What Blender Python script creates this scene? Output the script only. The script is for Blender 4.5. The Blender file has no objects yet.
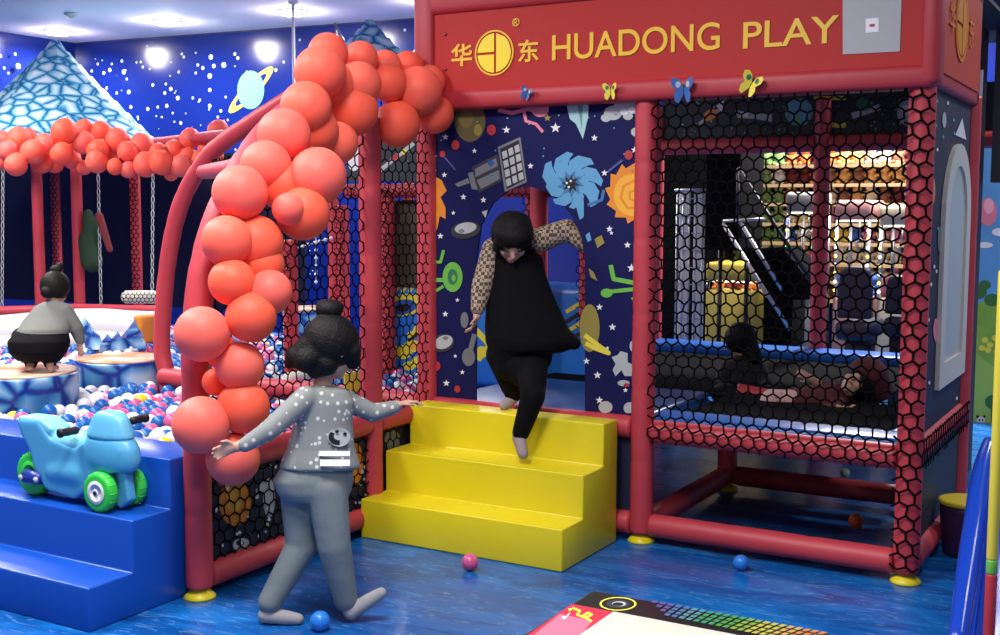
import bpy, bmesh, math, random
from mathutils import Vector, Matrix, noise
PI = math.pi
R = math.radians
random.seed(7)
sc = bpy.context.scene
COL = sc.collection

# ---------------------------------------------------------------- camera
F = 1179.3
CAM = Vector((3.3458, -5.0314, 1.5547)); YAW, PIT, ROLL = -.5254, .0918, .0034
fw = Vector((math.sin(YAW)*math.cos(PIT), math.cos(YAW)*math.cos(PIT), -math.sin(PIT)))
r_ = Vector((math.cos(YAW), -math.sin(YAW), 0)); u_ = r_.cross(fw)
RT = r_*math.cos(ROLL)+u_*math.sin(ROLL); UP = -r_*math.sin(ROLL)+u_*math.cos(ROLL)
cd = bpy.data.cameras.new('camera'); cam = bpy.data.objects.new('camera', cd); COL.objects.link(cam)
m = Matrix((RT, UP, -fw)).transposed().to_4x4(); m.translation = CAM; cam.matrix_world = m
cd.sensor_width = 36; cd.lens = F*36/1000; cd.clip_start = .05; cd.clip_end = 100
sc.camera = cam
sc.view_settings.view_transform = 'Standard'; sc.view_settings.look = 'None'
sc.view_settings.gamma = 1; sc.view_settings.use_curve_mapping = False
sc.view_settings.exposure = 0.0

def ray(x, y): return fw+RT*((x-500)/F)-UP*((y-317.5)/F)
def at(x, y, d): return CAM+ray(x, y)*d                 # point at depth d
def un(x, y, ax, v):                                    # point on an axis plane
    i = 'XYZ'.index(ax); d = ray(x, y); return CAM+d*((v-CAM[i])/d[i])

# ---------------------------------------------------------------- materials
M = {}
def mat(name, col=(.5, .5, .5), rough=.5, metal=0, spec=.5, emit=None, es=1, bump=0, bscale=60, coat=0, var=0, vscale=8, sheen=0):
    if name in M: return M[name]
    mt = bpy.data.materials.new(name); mt.use_nodes = True
    nt = mt.node_tree; b = nt.nodes['Principled BSDF']
    c = (col[0], col[1], col[2], 1)
    b.inputs['Base Color'].default_value = c
    b.inputs['Roughness'].default_value = rough; b.inputs['Metallic'].default_value = metal
    b.inputs['Specular IOR Level'].default_value = spec
    b.inputs['Coat Weight'].default_value = coat
    b.inputs['Sheen Weight'].default_value = sheen
    if emit: b.inputs['Emission Color'].default_value = (*emit, 1); b.inputs['Emission Strength'].default_value = es
    tc = nt.nodes.new('ShaderNodeTexCoord')
    if var:
        n = nt.nodes.new('ShaderNodeTexNoise'); n.inputs['Scale'].default_value = vscale; n.inputs['Detail'].default_value = 3
        nt.links.new(tc.outputs['Object'], n.inputs['Vector'])
        mx = nt.nodes.new('ShaderNodeMix'); mx.data_type = 'RGBA'
        mx.inputs[6].default_value = tuple(v*(1-var) for v in col)+(1,)
        mx.inputs[7].default_value = tuple(min(1, v*(1+var)) for v in col)+(1,)
        nt.links.new(n.outputs['Fac'], mx.inputs[0]); nt.links.new(mx.outputs[2], b.inputs['Base Color'])
    if bump:
        n = nt.nodes.new('ShaderNodeTexNoise'); n.inputs['Scale'].default_value = bscale; n.inputs['Detail'].default_value = 4
        nt.links.new(tc.outputs['Object'], n.inputs['Vector'])
        bp = nt.nodes.new('ShaderNodeBump'); bp.inputs['Strength'].default_value = bump; bp.inputs['Distance'].default_value = .01
        nt.links.new(n.outputs['Fac'], bp.inputs['Height']); nt.links.new(bp.outputs['Normal'], b.inputs['Normal'])
    M[name] = mt; return mt
def ramp(nt, stops, interp='LINEAR'):
    r = nt.nodes.new('ShaderNodeValToRGB'); e = r.color_ramp.elements; r.color_ramp.interpolation = interp
    while len(e) > 1: e.remove(e[-1])
    e[0].position = stops[0][0]; e[0].color = (*stops[0][1], 1)
    for p, c in stops[1:]:
        k = e.new(p); k.color = (*c, 1)
    return r
def tex_mat(name, kind, scale, stops, rough=.4, vec='Object', interp='LINEAR', stretch=(1, 1, 1), rand=1, spec=.5, feature='F1', distort=0, out=None):
    mt = mat(name, (1, 1, 1), rough, spec=spec); nt = mt.node_tree; b = nt.nodes['Principled BSDF']
    tc = next(n for n in nt.nodes if n.type == 'TEX_COORD')
    mp = nt.nodes.new('ShaderNodeMapping'); mp.inputs['Scale'].default_value = stretch
    nt.links.new(tc.outputs[vec], mp.inputs['Vector'])
    v = mp.outputs['Vector']
    if kind == 'voronoi':
        t = nt.nodes.new('ShaderNodeTexVoronoi'); t.feature = feature; t.inputs['Scale'].default_value = scale; t.inputs['Randomness'].default_value = rand
        o = t.outputs['Distance']
    elif kind == 'noise':
        t = nt.nodes.new('ShaderNodeTexNoise'); t.inputs['Scale'].default_value = scale; t.inputs['Detail'].default_value = 5; t.inputs['Distortion'].default_value = distort; o = t.outputs['Fac']
    elif kind == 'checker':
        t = nt.nodes.new('ShaderNodeTexChecker'); t.inputs['Scale'].default_value = scale; o = t.outputs['Fac']
    nt.links.new(v, t.inputs['Vector'])
    rp = ramp(nt, stops, interp); nt.links.new(o, rp.inputs['Fac']); nt.links.new(rp.outputs['Color'], b.inputs['Base Color'])
    return mt

pad_red = mat('padding vinyl coral red', (.50, .045, .06), .5, bump=.25, bscale=9, var=.06)
sign_red = mat('sign board red', (.44, .020, .016), .55, spec=.3)
sign_frame = mat('sign frame vinyl red', (.42, .03, .04), .5, bump=.15, bscale=9)
net_black = mat('net cord black', (.004, .004, .004), 1, spec=.05)
balloon_m = mat('balloon coral', (.93, .15, .095), .5, spec=.25, var=.04, vscale=2)
balloon_o = mat('balloon orange coral', (.94, .13, .07), .5, spec=.25, var=.04, vscale=2)
balloon_p = mat('balloon pink coral', (.90, .16, .12), .5, spec=.25, var=.04, vscale=2)
for bm_ in (balloon_m, balloon_o, balloon_p):
    b_ = bm_.node_tree.nodes['Principled BSDF']; b_.inputs['Subsurface Weight'].default_value = .6; b_.inputs['Subsurface Radius'].default_value = (1, .35, .25); b_.inputs['Subsurface Scale'].default_value = .08
yellow_v = mat('yellow vinyl', (.74, .62, .012), .36, bump=.22, bscale=5, var=.05, vscale=4)
blue_v = mat('blue vinyl', (.004, .07, .42), .3, bump=.12, bscale=4)
blue_mat = mat('blue mat', (.01, .10, .36), .4, bump=.2, bscale=10, var=.15)
blue_pad = mat('blue trampoline pad', (.008, .10, .42), .35, bump=.4, bscale=16, var=.2, vscale=10)
navy = mat('navy fabric', (.006, .008, .070), .7, spec=.2)
navy_d = mat('dark navy fabric', (.006, .009, .035), .65)
charcoal = mat('charcoal printed fabric', (.02, .025, .03), .6)
black = mat('black', (.008, .008, .009), .5)
blackm = mat('black mesh', (.011, .013, .013), .55)
dkgrey = mat('dark grey', (.035, .035, .04), .5)
grey = mat('grey', (.18, .19, .2), .5)
lgrey = mat('light grey', (.45, .48, .47), .5)
white = mat('white', (.8, .8, .8), .4)
cream = mat('cream', (.72, .70, .58), .4)
gold = mat('sign yellow', (.85, .52, .03), .4)
orange = mat('orange print', (.75, .25, .02), .5)
orange2 = mat('yellow orange print', (.85, .42, .04), .5)
yellow = mat('yellow print', (.80, .68, .06), .5)
dyellow = mat('ochre print', (.30, .24, .05), .5)
brown = mat('olive brown print', (.13, .10, .03), .6)
green = mat('green print', (.15, .48, .06), .5)
dgreen = mat('dark green print', (.03, .18, .08), .5)
teal = mat('pale teal print', (.35, .60, .58), .5)
skyb = mat('sky blue print', (.11, .34, .55), .5)
deepb = mat('deep blue print', (.015, .09, .38), .5)
pink = mat('pink print', (.75, .22, .30), .5)
redp = mat('red print', (.45, .03, .04), .5)
matte = mat('matte black', (.004, .004, .0045), .95, spec=.05)
steel = mat('steel', (.5, .5, .5), .3, metal=.8)

# ---------------------------------------------------------------- mesh builder
class MB:
    def __init__(s): s.v = []; s.f = []; s.mi = []; s.sm = []; s.mats = []
    def m(s, mt):
        if mt not in s.mats: s.mats.append(mt)
        return s.mats.index(mt)
    def add(s, vs, fs, mt, smooth=False):
        o = len(s.v); s.v += [tuple(v) for v in vs]; k = s.m(mt)
        for f in fs: s.f.append([i+o for i in f]); s.mi.append(k); s.sm.append(smooth)
    def box(s, a, b, mt, M4=None):
        x0, y0, z0 = a; x1, y1, z1 = b
        vs = [Vector(p) for p in ((x0,y0,z0),(x1,y0,z0),(x1,y1,z0),(x0,y1,z0),(x0,y0,z1),(x1,y0,z1),(x1,y1,z1),(x0,y1,z1))]
        if M4: vs = [M4 @ v for v in vs]
        s.add(vs, [(3,2,1,0),(4,5,6,7),(0,1,5,4),(1,2,6,5),(2,3,7,6),(3,0,4,7)], mt)
    def rbox(s, a, b, mt, r=.015, n=3):                      # bevelled box
        bm = bmesh.new(); bmesh.ops.create_cube(bm, size=1)
        c = [(a[i]+b[i])/2 for i in range(3)]; d = [abs(b[i]-a[i]) for i in range(3)]
        for v in bm.verts: v.co = Vector((v.co[i]*d[i]+c[i] for i in range(3)))
        r = min(r, min(d)*.45)
        bmesh.ops.bevel(bm, geom=bm.edges[:], offset=r, segments=n, affect='EDGES', profile=.5)
        bm.verts.index_update()
        s.add([v.co.copy() for v in bm.verts], [[v.index for v in f.verts] for f in bm.faces], mt, True); bm.free()
    def tube(s, pts, rad, mt, n=12, caps=True, closed=False, smooth=True):
        pts = [Vector(p) for p in pts]; L = len(pts)
        rr = rad if isinstance(rad, (list, tuple)) else [rad]*L
        vs = []; prev = None
        for i, p in enumerate(pts):
            if closed: t = pts[(i+1) % L]-pts[i-1]
            else: t = pts[min(i+1, L-1)]-pts[max(i-1, 0)]
            t.normalize()
            if prev is None: a = t.orthogonal().normalized()
            else:
                a = prev-t*prev.dot(t); a.normalize()
            prev = a; b = t.cross(a)
            for k in range(n):
                w = 2*PI*k/n; vs.append(p+(a*math.cos(w)+b*math.sin(w))*rr[i])
        fs = []
        for i in range(L if closed else L-1):
            j = (i+1) % L
            for k in range(n): fs.append((i*n+k, i*n+(k+1) % n, j*n+(k+1) % n, j*n+k))
        if caps and not closed: fs += [tuple(range(n-1, -1, -1)), tuple((L-1)*n+k for k in range(n))]
        s.add(vs, fs, mt, smooth)
    def lathe(s, c, prof, mt, n=24, axis=None, smooth=True):   # prof (r,h) along axis
        ax = Vector(axis or (0, 0, 1)).normalized(); a = ax.orthogonal().normalized(); b = ax.cross(a); c = Vector(c)
        vs = []; fs = []
        for r, h in prof:
            for k in range(n):
                w = 2*PI*k/n; vs.append(c+ax*h+(a*math.cos(w)+b*math.sin(w))*max(r, 1e-4))
        for i in range(len(prof)-1):
            for k in range(n): fs.append((i*n+k, i*n+(k+1) % n, (i+1)*n+(k+1) % n, (i+1)*n+k))
        fs += [tuple(range(n-1, -1, -1)), tuple((len(prof)-1)*n+k for k in range(n))]
        s.add(vs, fs, mt, smooth)
    def ball(s, c, r, mt, n=12, m=8):
        rx, ry, rz = (r, r, r) if not isinstance(r, (tuple, list)) else r
        vs = [(c[0], c[1], c[2]-rz)]; fs = []
        for i in range(1, m):
            t = -PI/2+PI*i/m
            for k in range(n):
                w = 2*PI*k/n; vs.append((c[0]+rx*math.cos(t)*math.cos(w), c[1]+ry*math.cos(t)*math.sin(w), c[2]+rz*math.sin(t)))
        vs.append((c[0], c[1], c[2]+rz)); T = len(vs)-1
        for k in range(n):
            fs.append((0, 1+(k+1) % n, 1+k)); fs.append((T, T-n+k, T-n+(k+1) % n))
        for i in range(m-2):
            for k in range(n): fs.append((1+i*n+k, 1+i*n+(k+1) % n, 1+(i+1)*n+(k+1) % n, 1+(i+1)*n+k))
        s.add(vs, fs, mt, True)
    def prism(s, front, off, mt, smooth=False):               # polygon front (3D list), extruded by vector off
        n = len(front); off = Vector(off); fr = [Vector(p) for p in front]
        s.add(fr+[p+off for p in fr], [tuple(range(n)), tuple(range(2*n-1, n-1, -1))]+[(i, i+n, (i+1) % n+n, (i+1) % n) for i in range(n)], mt, smooth)
    def poly(s, pts, mt): s.add(pts, [tuple(range(len(pts)))], mt)
    def build(s, name, parent=None, origin=None, fix=False):
        me = bpy.data.meshes.new(name); og = Vector(origin) if origin is not None else Vector((0, 0, 0))
        me.from_pydata([Vector(v)-og for v in s.v], [], s.f)
        for mt in s.mats: me.materials.append(mt)
        me.polygons.foreach_set('material_index', s.mi); me.polygons.foreach_set('use_smooth', s.sm)
        if fix:
            bm = bmesh.new(); bm.from_mesh(me); bmesh.ops.recalc_face_normals(bm, faces=bm.faces[:]); bm.to_mesh(me); bm.free()
        me.update()
        o = bpy.data.objects.new(name, me); COL.objects.link(o)
        w = og.copy(); o.location = w
        if parent:
            o.parent = parent; o.location = w-world(parent)
        return o
def world(o):
    p = Vector(o.location)
    while o.parent: o = o.parent; p += Vector(o.location)
    return p
def tag(o, label=None, cat=None, group=None, kind=None):
    if label: o['label'] = label
    if cat: o['category'] = cat
    if group: o['group'] = group
    if kind: o['kind'] = kind
    return o
def empty(name, loc, label, cat, group=None):
    o = bpy.data.objects.new(name, None); COL.objects.link(o); o.location = loc; o.empty_display_size = .1
    return tag(o, label, cat, group)
def struct(name, mb, origin=None):
    o = mb.build(name, origin=origin); o['kind'] = 'structure'; return o

# padded tube with seams
def padded(mb, p0, p1, r=.054, mt=None, seam=.33, n=16):
    p0 = Vector(p0); p1 = Vector(p1); L = (p1-p0).length; k = max(1, round(L/seam)); pts = []; rr = []
    for i in range(k):
        for t, s in ((.0, .955), (.04, .99), (.12, 1), (.5, 1.01), (.88, 1), (.96, .99)):
            pts.append(p0.lerp(p1, (i+t)/k)); rr.append(r*s)
    pts.append(p1); rr.append(r*.955)
    mb.tube(pts, rr, mt or pad_red, n)
def padpath(mb, pts, r, mt=None, n=16):
    mb.tube(pts, [r*(1 if i % 6 else .95) for i in range(len(pts))], mt or pad_red, n)

# hexagonal net of real cord
def hexnet(mb, o, U, V, W, H, cell=.05, th=.0032, jit=.12, inside=None, mt=None, seed=1):
    rnd = random.Random(seed); o = Vector(o); U = Vector(U); V = Vector(V); N = U.cross(V)
    a = cell/math.sqrt(3); pts = {}; edges = set()
    def key(x, y): return (round(x/a*4), round(y/a*4))
    rows = int(H/(1.5*a))+2; cols = int(W/cell)+2
    for j in range(-1, rows):
        for i in range(-1, cols):
            cx = (i+(.5 if j % 2 else 0))*cell; cy = j*1.5*a
            ks = []
            for q in range(6):
                w = R(60*q+30); x = cx+a*math.cos(w); y = cy+a*math.sin(w); k = key(x, y)
                if k not in pts: pts[k] = (x+rnd.uniform(-1, 1)*jit*a, y+rnd.uniform(-1, 1)*jit*a)
                ks.append(k)
            for q in range(6): edges.add(tuple(sorted((ks[q], ks[(q+1) % 6]))))
    vs = []; fs = []
    for k0, k1 in sorted(edges):
        (x0, y0), (x1, y1) = pts[k0], pts[k1]
        mx, my = (x0+x1)/2, (y0+y1)/2
        if mx < 0 or mx > W or my < 0 or my > H: continue
        if inside and not inside(mx, my): continue
        x0, x1 = (min(max(q, 0), W) for q in (x0, x1)); y0, y1 = (min(max(q, 0), H) for q in (y0, y1))
        A = o+U*x0+V*y0; B = o+U*x1+V*y1; t = (B-A)
        if t.length < 1e-4: continue
        t.normalize(); s = t.cross(N)*th; n2 = N*th; b = len(vs)
        A = A-t*th*.5; B = B+t*th*.5
        vs += [A+s, A-s, A+n2*1.2, B+s, B-s, B+n2*1.2]
        fs += [(b, b+1, b+4, b+3), (b+1, b+2, b+5, b+4), (b+2, b, b+3, b+5)]
    mb.add(vs, fs, mt or net_black)

# flat printing on a panel: pixel outlines taken to the panel's own plane
class Print:
    def __init__(s, mb, ax, v, nrm, clip=None): s.mb, s.ax, s.v, s.n, s.k, s.clip = mb, ax, v, Vector(nrm), 0, clip
    def put(s, pts, mt):
        s.k += 1; o = s.n*(.0004+.00004*s.k)
        if s.clip: pts = [(min(max(x, s.clip[0]), s.clip[2]), min(max(y, s.clip[1]), s.clip[3])) for x, y in pts]
        q = [un(x, y, s.ax, s.v)+o for x, y in pts]; s.mb.poly(q, mt)
    def ell(s, x, y, rx, ry, mt, n=22, a=0): s.put([(x+rx*math.cos(t)*math.cos(a)-ry*math.sin(t)*math.sin(a), y+rx*math.cos(t)*math.sin(a)+ry*math.sin(t)*math.cos(a)) for t in (2*PI*k/n for k in range(n))], mt)
    def star(s, x, y, r, mt, n=5, q=.42): s.put([(x+(r if k % 2 == 0 else r*q)*math.sin(PI*k/n), y-(r if k % 2 == 0 else r*q)*math.cos(PI*k/n)) for k in range(2*n)], mt)
    def line(s, pts, w, mt):
        for (a, b), (c, d) in zip(pts, pts[1:]):
            L = math.hypot(c-a, d-b) or 1; nx, ny = -(d-b)/L*w/2, (c-a)/L*w/2; s.put([(a+nx, b+ny), (c+nx, d+ny), (c-nx, d-ny), (a-nx, b-ny)], mt)
        for a, b in pts[1:-1]: s.ell(a, b, w/2, w/2, mt, 8)
    def flame(s, x, y, r, mt, n=9, q=.72, ry=1): s.put([(x+r*(1 if k % 2 == 0 else q)*math.cos(PI*k/n+(.15 if k % 2 == 0 else 0)), y+ry*r*(1 if k % 2 == 0 else q)*math.sin(PI*k/n+(.15 if k % 2 == 0 else 0))) for k in range(2*n)], mt)

# solids merged into one smooth continuous skin (bodies, clothes, hair, moulded toys)
def blob(name, prims, mt, parent=None, voxel=.008, smooth=3, origin=None):
    mb = MB()
    for p in prims:
        if p[0] == 'c':
            _, a, ra, b, rb = p; a = Vector(a); b = Vector(b); pts = []; rr = []; t = (b-a).normalized() if (b-a).length > 1e-5 else Vector((0, 0, 1))
            for i in range(6):
                w = PI/2*(1-i/5); pts.append(a-t*ra*math.sin(w)); rr.append(max(ra*math.cos(w), 1e-4))
            for i in range(6):
                w = PI/2*i/5; pts.append(b+t*rb*math.sin(w)); rr.append(max(rb*math.cos(w), 1e-4))
            mb.tube(pts, rr, mt, 14)
        elif p[0] == 'e':
            _, c, rad, axes = p; X, Y, Z = axes; k = MB(); k.ball((0, 0, 0), rad, mt, 18, 12)
            mb.add([Vector(c)+X*v[0]+Y*v[1]+Z*v[2] for v in k.v], k.f, mt, True)
        elif p[0] == 'p': mb.prism(p[1], p[2], mt)
        elif p[0] == 'm': mb.add(p[1].v, p[1].f, mt, True)
    o = mb.build(name, fix=False)
    rm = o.modifiers.new('r', 'REMESH'); rm.mode = 'VOXEL'; rm.voxel_size = voxel; rm.use_smooth_shade = True
    if smooth:
        sm = o.modifiers.new('s', 'SMOOTH'); sm.iterations = smooth; sm.factor = .5
    dg = bpy.context.evaluated_depsgraph_get(); me = bpy.data.meshes.new_from_object(o.evaluated_get(dg))
    bpy.data.objects.remove(o)
    me.name = name; me.materials.clear(); me.materials.append(mt)
    me.polygons.foreach_set('use_smooth', [True]*len(me.polygons))
    og = Vector(origin) if origin is not None else (world(parent) if parent else Vector((0, 0, 0)))
    me.transform(Matrix.Translation(-og))
    o = bpy.data.objects.new(name, me); COL.objects.link(o); o.location = og
    if parent: o.parent = parent; o.location = og-world(parent)
    return o
def sect(prims_rows, n=22, mt=None):          # loft of ellipses: (centre, half width across, half depth, [across axis, depth axis])
    mb = MB(); vs = []
    for row in prims_rows:
        c, a_, b_ = row[0], row[1], row[2]; A, B = (row[3], row[4]) if len(row) > 3 else (RT, fw)
        for k in range(n): w = 2*PI*k/n; vs.append(Vector(c)+A*a_*math.cos(w)+B*b_*math.sin(w))
    fs = []
    for i in range(len(prims_rows)-1):
        for k in range(n): fs.append((i*n+k, i*n+(k+1) % n, (i+1)*n+(k+1) % n, (i+1)*n+k))
    fs += [tuple(range(n-1, -1, -1)), tuple((len(prims_rows)-1)*n+k for k in range(n))]
    mb.add(vs, fs, mt or white, True); return ('m', mb)
def cloth_prims(path): return [('c', a, ra, b, rb) for (a, ra), (b, rb) in zip(path, path[1:])]
CAMAX = (RT, fw, UP)
WORLD = .30
UNSEEN_LAMPS = [(1.2, -2.8, 120, 1.0), (-1.2, -2.4, 120, 1.0), (3.2, -4.2, 70, 1.0), (-3.5, -1.0, 130, .8), (-5.5, .6, 110, .8), (1.4, 4.7, 320, .4), (3.6, 3.2, 60, .4), (4.6, .6, 35, .5)]  # unseen lamps; last ones added to brighten prize shelf, mural and side window
# ================================================================ THE SETTING
# floor: vinyl printed like rippled water
wm = mat('rippled water vinyl', (.01, .1, .4), .24, spec=.4); nt = wm.node_tree; b = nt.nodes['Principled BSDF']
tc = next(n for n in nt.nodes if n.type == 'TEX_COORD')
mp = nt.nodes.new('ShaderNodeMapping'); mp.inputs['Scale'].default_value = (1.1, 3.6, 1); mp.inputs['Rotation'].default_value = (0, 0, R(-12)); nt.links.new(tc.outputs['Object'], mp.inputs['Vector'])
n1 = nt.nodes.new('ShaderNodeTexNoise'); n1.inputs['Scale'].default_value = 2.2; n1.inputs['Detail'].default_value = 5; n1.inputs['Distortion'].default_value = 1.2
nt.links.new(mp.outputs['Vector'], n1.inputs['Vector'])
rp = ramp(nt, [(.3, (.003, .060, .24)), (.5, (.004, .10, .37)), (.62, (.006, .14, .46)), (.78, (.015, .20, .54))]); nt.links.new(n1.outputs['Fac'], rp.inputs['Fac'])
n2 = nt.nodes.new('ShaderNodeTexNoise'); n2.inputs['Scale'].default_value = 6.5; n2.inputs['Detail'].default_value = 4; n2.inputs['Distortion'].default_value = 2.0
nt.links.new(mp.outputs['Vector'], n2.inputs['Vector'])
rp2 = ramp(nt, [(.58, (0, 0, 0)), (.65, (.20, .20, .20)), (.72, (.02, .02, .02))]); nt.links.new(n2.outputs['Fac'], rp2.inputs['Fac'])
mx = nt.nodes.new('ShaderNodeMix'); mx.data_type = 'RGBA'; nt.links.new(rp2.outputs['Color'], mx.inputs[0]); nt.links.new(rp.outputs['Color'], mx.inputs[6]); mx.inputs[7].default_value = (.30, .55, .75, 1)
nt.links.new(mx.outputs[2], b.inputs['Base Color'])
bp = nt.nodes.new('ShaderNodeBump'); bp.inputs['Strength'].default_value = .12; bp.inputs['Distance'].default_value = .02; nt.links.new(n1.outputs['Fac'], bp.inputs['Height']); nt.links.new(bp.outputs['Normal'], b.inputs['Normal'])
f = MB(); f.box((-10, -7, -.1), (9, 13, 0), wm); struct('floor', f)
ZC = 3.6
ceil_m = mat('ceiling paint', (.88, .80, .82), .75, spec=.15)
f = MB(); f.box((-11, -7, ZC), (9, 13, ZC+.15), ceil_m); struct('ceiling', f)
# back wall, turned 5 degrees to the frame; corner by the carousel
c0 = un(75, 43, 'Z', ZC); c1 = un(421, 17.6, 'Z', ZC); cl = un(0, 31.5, 'Z', ZC)
wu = Vector((c1.x-c0.x, c1.y-c0.y, 0)).normalized(); wn = Vector((wu.y, -wu.x, 0))      # wn points to the camera side
lu = Vector((cl.x-c0.x, cl.y-c0.y, 0)).normalized()
wall_b = mat('starry wall gloss blue', (.006, .018, .17), .17, spec=.6, var=.35, vscale=.7)
star_w = mat('painted white star', (.66, .74, .82), .4)
c0 = Vector((c0.x, c0.y, 0))
def wp(u, z, off=0): return c0+wu*u+Vector((0, 0, z))+wn*off
f = MB(); L = 14
f.prism([wp(0, 0), wp(L, 0), wp(L, ZC), wp(0, ZC)], -wn*.12, wall_b)
def hit(x, y):                                       # pixel to wall
    d = ray(x, y); t = (c0-CAM).dot(wn)/d.dot(wn); p = CAM+d*t; return (p-c0).dot(wu), p.z
rs = random.Random(3)
def disc(mb, u, z, r, mt, off=.004, n=10, ry=None, a=0): mb.poly([wp(u+r*math.cos(t)*math.cos(a)-(ry or r)*math.sin(t)*math.sin(a), z+r*math.cos(t)*math.sin(a)+(ry or r)*math.sin(t)*math.cos(a), off) for t in (2*PI*k/n for k in range(n))], mt)
stars = [(182,54,1.6),(211,57,3),(224,65,3.2),(238,58,2),(247,72,1.5),(203,68,2.2),(210,76,3),(196,73,1.6),(171,89,2.4),(178,98,2.6),(153,85,2),(165,93,2),(129,92,2.6),(110,70,2.4),(124,72,2.8),(104,73,2.2),(92,71,1.8),(98,64,1.6),(122,61,1.8),(141,62,1.4),(166,84,1.5),(200,100,1.6),(148,109,2.2),(131,107,2.2),(117,93,1.8),(107,88,1.8),(210,90,2.2),(210,106,2.2),(221,111,1.8),(218,117,1.6),(181,123,2),(138,117,1.6),(158,107,1.6),(184,57,1.6),(235,54,2),(214,66,2.4),(198,65,1.8),(167,106,2.2),(226,97,1.4),(193,98,1.6),(276,70,2),(284,62,1.5),(405,30,1.6),(415,52,2.6),(300,40,1.6),(344,20,1.2),(179,72,1.6),(143,67,1.6),(112,64,1.4),(127,79,1.6),(150,69,1.2),(237,99,1.3),(228,120,1.3),(173,113,1.3),(242,83,1.3),(162,117,1.3),(186,132,1.3)]
for i in range(120): stars.append((rs.uniform(95, 430), rs.uniform(45, 300), rs.uniform(.5, 1.2)))
for x, y, r in stars:
    u, z = hit(x, y)
    if 0 < u < L: disc(f, u, z, r*.0105, star_w)
# ringed planet
u, z = hit(251, 90)
disc(f, u, z, .40, yellow, .005, 26, .09, R(38)); disc(f, u, z, .28, wall_b, .006, 26, .055, R(38)); disc(f, u, z, .19, mat('planet aqua', (.14, .52, .56), .45), .007, 30, .22)
struct('wall_back', f)
f = MB(); f.prism([c0+lu*9, c0, c0+Vector((0, 0, ZC)), c0+lu*9+Vector((0, 0, ZC))], Vector((-wu.x, -wu.y, 0))*.12, wall_b)
for x, y, r in [(18,66,3),(4,68,1.6),(0,56,2),(15,54,1.6),(32,63,1.4),(8,73,1.3)]:
    d = ray(x, y); nn = wu; t = (c0-CAM).dot(nn)/d.dot(nn); p = CAM+d*t+wu*.005
    f.poly([p+lu*r*.011*math.cos(w)+Vector((0, 0, r*.011*math.sin(w))) for w in (2*PI*k/10 for k in range(10))], star_w)
struct('wall_left', f)
f = MB(); f.prism([wp(0, ZC-.012, .01), wp(L, ZC-.012, .01), wp(L, ZC, .01), wp(0, ZC, .01)], -wn*.03, dkgrey); struct('trim_1', f)
# mural wall at the right and a dark column before it
mw = MB(); ms = mat('mural sky', (.10, .33, .62), .5, var=.25, vscale=3); mg = mat('mural grass', (.22, .42, .05), .5, var=.3, vscale=6); mdk = mat('mural dark green', (.04, .16, .03), .5)
YM = 4.2
A = un(960, 640, 'Y', YM); mw.box((A.x, YM, 0), (A.x+3, YM+.1, 2.3), ms)
pr = Print(mw, 'Y', YM, (0, -1, 0))
gx = [(955, 330), (965, 322), (975, 305), (985, 300), (1000, 292), (1040, 280), (1040, 520), (955, 520)]
pr.put(gx, mg); pr.put([(955, 365), (975, 352), (1000, 372), (1040, 360), (1040, 480), (955, 480)], mat('mural light green', (.33, .52, .08), .5))
for a, b, q in ((978, 292, 9), (992, 300, 8), (971, 305, 7), (985, 285, 6)): pr.ell(a, b, q, q*.8, mdk)
for a, b in ((985, 340), (990, 345), (995, 338), (999, 344), (988, 350), (997, 352), (982, 348)): pr.ell(a, b, 3.4, 3, yellow, 10)
pr.ell(988, 212, 9, 14, pink); pr.ell(989, 206, 5, 8, mat('mural pale pink', (.85, .45, .5), .5)); pr.ell(999, 232, 7, 4, white); pr.ell(985, 245, 8, 3, white)
pr.ell(981, 429, 4.5, 5.5, white, 14); pr.ell(981, 420, 4, 3.6, white, 14); pr.ell(977.6, 416.5, 1.5, 1.5, black, 8); pr.ell(984.4, 416.5, 1.5, 1.5, black, 8)
pr.ell(979.4, 420, 1, 1.2, black, 8); pr.ell(982.6, 420, 1, 1.2, black, 8); pr.ell(977, 428, 1.4, 3, black, 8); pr.ell(985, 428, 1.4, 3, black, 8); pr.ell(978.5, 434, 1.5, 1.5, black, 8); pr.ell(983.5, 434, 1.5, 1.5, black, 8)
pr.line([(992, 440), (992, 405)], 2.4, mdk); pr.ell(992, 402, 7, 7, mdk)
tag(mw.build('mural_panel'), 'painted mural panel of sky, green hills and a small panda at the right edge', 'mural')
cm = MB(); p = un(990, 300, 'Y', 2.3); cm.box((p.x-.045, 2.45, 1.72), (p.x+.5, 2.6, ZC), dkgrey); q_ = un(955, 300, 'Y', 2.3); r__ = un(973, 300, 'Y', 2.3); cm.box((q_.x, 2.32, 0), (r__.x, 2.5, ZC), mat('column brown', (.035, .02, .018), .6)); struct('trim_2', cm)
cm = MB(); q0 = un(981, 70, 'Y', 2.2); q1 = un(972, 252, 'Y', 2.2); cm.tube([q0, q1], .014, white, 10); cm.tube([q0+Vector((0, 0, .9)), q0], .006, dkgrey, 6)
cm.lathe(q1, [(.02, -.02), (.02, .02)], lgrey, 10)
tag(cm.build('hanging_tube'), 'slim white vertical tube hanging beside the right end of the red play frame', 'tube')

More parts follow.
